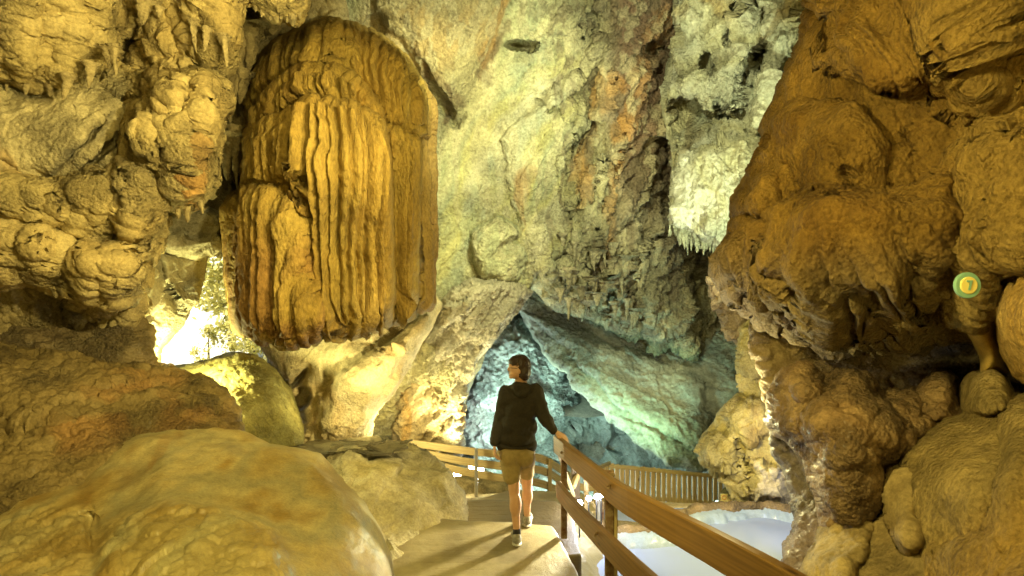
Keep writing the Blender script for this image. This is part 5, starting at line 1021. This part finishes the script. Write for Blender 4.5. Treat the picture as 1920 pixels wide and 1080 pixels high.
# ------------------------------------------------------------------ the person
def conesmesh(name, prims, mat, parent=None, voxel=.008, smooth=4, disp=None):
    """union of tapered capsules and ellipsoids, fused into one continuous surface"""
    bm = bmesh.new()
    for p in prims:
        if p[0] == 'c':
            _, a, b, ra, rb = p[:5]; fl = p[5] if len(p) > 5 else 1.0; a = Vector(a); b = Vector(b); d = b - a; L = max(d.length, 1e-5)
            q = d.to_track_quat('Z', 'Y'); n = 20; rings = []
            for k in range(7): t = math.pi / 2 * (k / 6 - 1); rings.append((ra * math.sin(t), ra * math.cos(t)))
            for k in range(1, 4): rings.append((L * k / 4, ra + (rb - ra) * k / 4))
            for k in range(7): t = math.pi / 2 * k / 6; rings.append((L + rb * math.sin(t), rb * math.cos(t)))
            vs_ = [[bm.verts.new(a + q @ Vector((max(r, 1e-4) * math.cos(j / n * 6.28318), max(r, 1e-4) * math.sin(j / n * 6.28318), z))) for j in range(n)] for z, r in rings]
            if fl != 1.0:
                for ring in vs_:
                    for v in ring: m_ = (a + b) / 2; v.co.y = m_.y + (v.co.y - m_.y) * fl if False else v.co.y
            for r0, r1 in zip(vs_, vs_[1:]):
                for j in range(n): bm.faces.new((r0[j], r0[(j + 1) % n], r1[(j + 1) % n], r1[j]))
            bm.faces.new(list(reversed(vs_[0]))); bm.faces.new(vs_[-1])
        else:
            _, c, rx, ry, rz = p[:5]; rot = Euler([R(x) for x in p[5]]) if len(p) > 5 else Euler((0, 0, 0))
            bmesh.ops.create_icosphere(bm, subdivisions=3, radius=1, matrix=Matrix.Translation(Vector(c)) @ rot.to_matrix().to_4x4() @ Matrix.Diagonal((rx, ry, rz, 1)))
    V = np.array([v.co[:] for v in bm.verts]); bm.verts.index_update(); Fc = [[v.index for v in f.verts] for f in bm.faces]; bm.free()
    o = link_mesh(name, V, np.array(Fc, dtype=object), mat, parent=parent)
    md = o.modifiers.new('fuse', 'REMESH'); md.mode = 'VOXEL'; md.voxel_size = voxel; md.use_smooth_shade = True
    ms = o.modifiers.new('smooth', 'SMOOTH'); ms.factor = .5; ms.iterations = smooth
    if disp:
        tx = bpy.data.textures.new(name + '_folds', 'CLOUDS'); tx.noise_scale = disp[0]; tx.noise_depth = 2
        dm = o.modifiers.new('folds', 'DISPLACE'); dm.texture = tx; dm.strength = disp[1]; dm.mid_level = .5; dm.texture_coords = 'LOCAL'
    return o
YB = 5.12
def J(px, py, Y=YB): return at(px, py, Y)
person = empty('person', (at(977, 1010, 5.15).x, 5.15, 0), 'person in a dark hoodie and khaki shorts looking up with one hand on the rail', 'person')
skin = simple('skin', (.62, .36, .22), .5, noise=.12, scale=9, spec=.35)
M_hood = simple('hoodie_cloth', (.030, .024, .015), .9, noise=.35, scale=60, bump=.25, dist=.003); M_short = simple('shorts_cloth', (.34, .25, .10), .85, noise=.2, scale=30, bump=.25, dist=.003)
M_hair = simple('dark_brown_hair', (.035, .015, .008), .5, noise=.5, scale=50, stretch=(1, 1, .2), bump=.6, dist=.004)
M_shoe = simple('grey_shoe_mesh', (.36, .34, .28), .7, noise=.4, scale=40, bump=.3, c2=(.16, .15, .13)); M_sole = simple('shoe_sole', (.5, .48, .42), .6); M_sock = simple('dark_sock', (.03, .03, .035), .9)
hd = J(973, 690, 5.08)
hip_l, hip_r = J(961, 850, 5.10), J(989, 848, 5.14); kn_l, kn_r = J(964, 918, 5.04), J(988, 905, 5.28); an_l, an_r = J(969, 997, 5.02), J(988, 968, 5.42)
sh_l, sh_r = J(950, 733, 5.14), J(1004, 731, 5.12); el_l, el_r = J(936, 790, 5.16), J(1021, 784, 5.10); wr_l, wr_r = J(927, 832, 5.06), J(1040, 808, 5.06)
body = [('e', hd + Vector((.004, 0, .012)), .076, .092, .098), ('e', hd + Vector((-.035, -.005, -.045)), .052, .055, .055, (0, 0, 0)), ('e', hd + Vector((-.02, 0, .01)), .072, .07, .085),
    ('e', hd + Vector((-.088, -.012, -.012)), .017, .013, .017), ('c', hd + Vector((-.078, -.012, .022)), hd + Vector((-.094, -.012, -.014)), .008, .011),                       # nose
    ('e', hd + Vector((-.078, -.014, -.043)), .012, .018, .007), ('e', hd + Vector((-.077, -.014, -.054)), .011, .016, .007), ('e', hd + Vector((-.068, -.012, -.078)), .022, .024, .018),   # lips, chin
    ('e', hd + Vector((-.068, -.04, .012)), .012, .014, .010), ('e', hd + Vector((-.074, -.02, .032)), .014, .04, .010),                                                     # eye, brow
    ('e', hd + Vector((-.002, -.088, -.014)), .017, .010, .030, (0, -12, 0)),                                                                                            # ear
    ('c', J(978, 728, 5.14), hd + Vector((.008, .012, -.06)), .056, .050), ('c', J(977, 740, 5.14), J(976, 800, 5.13), .085, .085), ('e', J(976, 842, 5.13), .12, .085, .10),
    ('c', sh_l, el_l, .045, .038), ('c', el_l, wr_l, .038, .026), ('c', sh_r, el_r, .045, .038), ('c', el_r, wr_r, .038, .026), ('c', sh_l, sh_r, .05, .05),
    ('c', hip_l, kn_l, .07, .052), ('c', hip_r, kn_r, .07, .052), ('c', kn_l, an_l, .050, .030), ('e', kn_l + (an_l - kn_l) * .34 + Vector((.004, -.014, 0)), .054, .055, .115), ('c', kn_r, an_r, .050, .030), ('e', kn_r + (an_r - kn_r) * .34 + Vector((.002, -.012, 0)), .052, .052, .105),
    ('c', an_l, an_l + Vector((-.005, .14, -.065)), .032, .026), ('c', an_r, an_r + Vector((.01, .15, -.06)), .032, .026)]
def hand(w_, dr, sd, curl, thumb):
    """palm and five fingers from the wrist along dr; sd = across the knuckles; curl = direction the fingers bend"""
    w_ = Vector(w_); dr = Vector(dr).normalized(); sd = Vector(sd).normalized(); curl = Vector(curl).normalized(); out = []
    k0 = w_ + dr * .082
    for q, L in ((-.030, .060), (-.010, .070), (.010, .066), (.029, .052)):
        out.append(('c', w_ + sd * q * .5 + dr * .012, k0 + sd * q, .014, .0115)); a = k0 + sd * q
        b = a + (dr * .75 + curl * .55).normalized() * L * .55; c = b + (dr * .15 + curl * .95).normalized() * L * .5; out += [('c', a, b, .0098, .0088), ('c', b, c, .0088, .0072)]
    t0 = w_ + dr * .022 + sd * thumb * .026; t1 = t0 + (dr * .6 + sd * thumb * .8).normalized() * .042; t2 = t1 + (dr * .85 + curl * .4 + sd * thumb * .1).normalized() * .032
    return out + [('c', t0, t1, .013, .011), ('c', t1, t2, .011, .0085)]
body += hand(wr_l + Vector((0, 0, -.01)), (.06, -.02, -1), (0, 1, 0), (.9, .0, -.3), 1)
body += hand(wr_r + Vector((.008, 0, -.005)), (.75, -.35, -.42), (.35, .9, .1), (.5, -.3, -1), -1)
conesmesh('body', body, skin, person, voxel=.0052, smooth=3)
hood = [('c', J(960, 742, 5.15), J(996, 741, 5.14), .088, .088), ('c', sh_l + Vector((-.002, 0, -.01)), el_l, .070, .058), ('c', el_l, wr_l + Vector((0, 0, .02)), .058, .042), ('c', sh_r + Vector((.002, 0, -.01)), el_r, .068, .056), ('c', el_r, wr_r + Vector((-.012, 0, .01)), .056, .040),
    ('c', wr_l + Vector((.001, 0, .025)), wr_l + Vector((.001, 0, .008)), .040, .038), ('c', wr_r + Vector((-.03, 0, .02)), wr_r + Vector((-.008, 0, .005)), .040, .036),
    ('e', J(976, 765, 5.14), .158, .118, .19), ('e', J(972, 800, 5.13), .165, .118, .17), ('e', J(969, 822, 5.13), .172, .122, .10), ('c', J(951, 829, 5.13), J(987, 829, 5.13), .082, .082), ('e', J(960, 745, 5.14), .10, .10, .09), ('e', J(996, 744, 5.14), .10, .10, .09),
    ('e', J(978, 727, 5.09), .105, .085, .055, (-18, 0, 0)), ('c', J(958, 728, 5.10), J(979, 738, 5.03), .034, .036), ('c', J(979, 738, 5.03), J(998, 725, 5.09), .036, .032)]
conesmesh('hoodie', hood, M_hood, person, voxel=.008, smooth=5, disp=(.09, .032))
conesmesh('waistband', [('c', J(947, 834, 5.13), J(991, 834, 5.13), .078, .078), ('e', J(969, 834, 5.13), .178, .125, .022)], M_hood, person, voxel=.007, smooth=2)
h_l, h_r = J(960, 894, 5.06), J(988, 887, 5.22)
shorts = [('e', J(968, 846, 5.13), .166, .128, .08), ('e', J(957, 858, 5.07), .095, .085, .085), ('e', J(985, 858, 5.08), .085, .085, .085), ('c', J(957, 862, 5.11), h_l, .098, .080), ('c', J(986, 858, 5.13), h_r, .088, .070)]
conesmesh('shorts', shorts, M_short, person, voxel=.008, smooth=3, disp=(.10, .018))
hair = [('e', hd + Vector((.018, .004, .022)), .088, .098, .098), ('e', hd + Vector((.045, -.02, -.025)), .062, .082, .075), ('e', hd + Vector((-.02, 0, .058)), .072, .085, .058, (0, -14, 0)), ('e', hd + Vector((.018, -.075, .015)), .034, .024, .05), ('e', hd + Vector((.05, .0, -.07)), .045, .05, .045), ('e', hd + Vector((-.062, -.01, .072)), .022, .05, .022)]
conesmesh('hair', hair, M_hair, person, voxel=.005, smooth=1, disp=(.014, .014))
tube('glasses', [hd + Vector((-.012, -.093, .008)), hd + Vector((-.05, -.083, .010)), hd + Vector((-.083, -.06, .010)), hd + Vector((-.09, -.045, -.004))], .0025, M_blk, parent=person, n=6)
for nm, an, tip, z in (('l', an_l, Vector((-.01, .17, 0)), 0), ('r', an_r, Vector((.02, .17, 0)), 0)):
    f = Vector((an.x, an.y, 0)); d = tip.normalized()
    sh = conesmesh('shoe', [('e', f + Vector((0, .0, .048)), .043, .06, .045), ('c', f + Vector((0, .0, .045)), f + tip * .8 + Vector((0, 0, .030)), .042, .034), ('e', f + tip * .85 + Vector((0, 0, .032)), .044, .055, .03), ('c', f + Vector((0, -.01, .075)), f + Vector((0, .03, .085)), .036, .036)], M_shoe, person, voxel=.006, smooth=3)
    conesmesh('sole', [('e', f + Vector((0, -.005, .012)), .046, .066, .014), ('e', f + tip * .45 + Vector((0, 0, .012)), .043, .09, .013), ('e', f + tip * .88 + Vector((0, 0, .014)), .048, .064, .014)], M_sole, sh, voxel=.006, smooth=2)
    conesmesh('sock', [('c', f + Vector((0, .005, .09)), f + Vector((0, 0, .125)), .037, .035)], M_sock, person, voxel=.006, smooth=1)
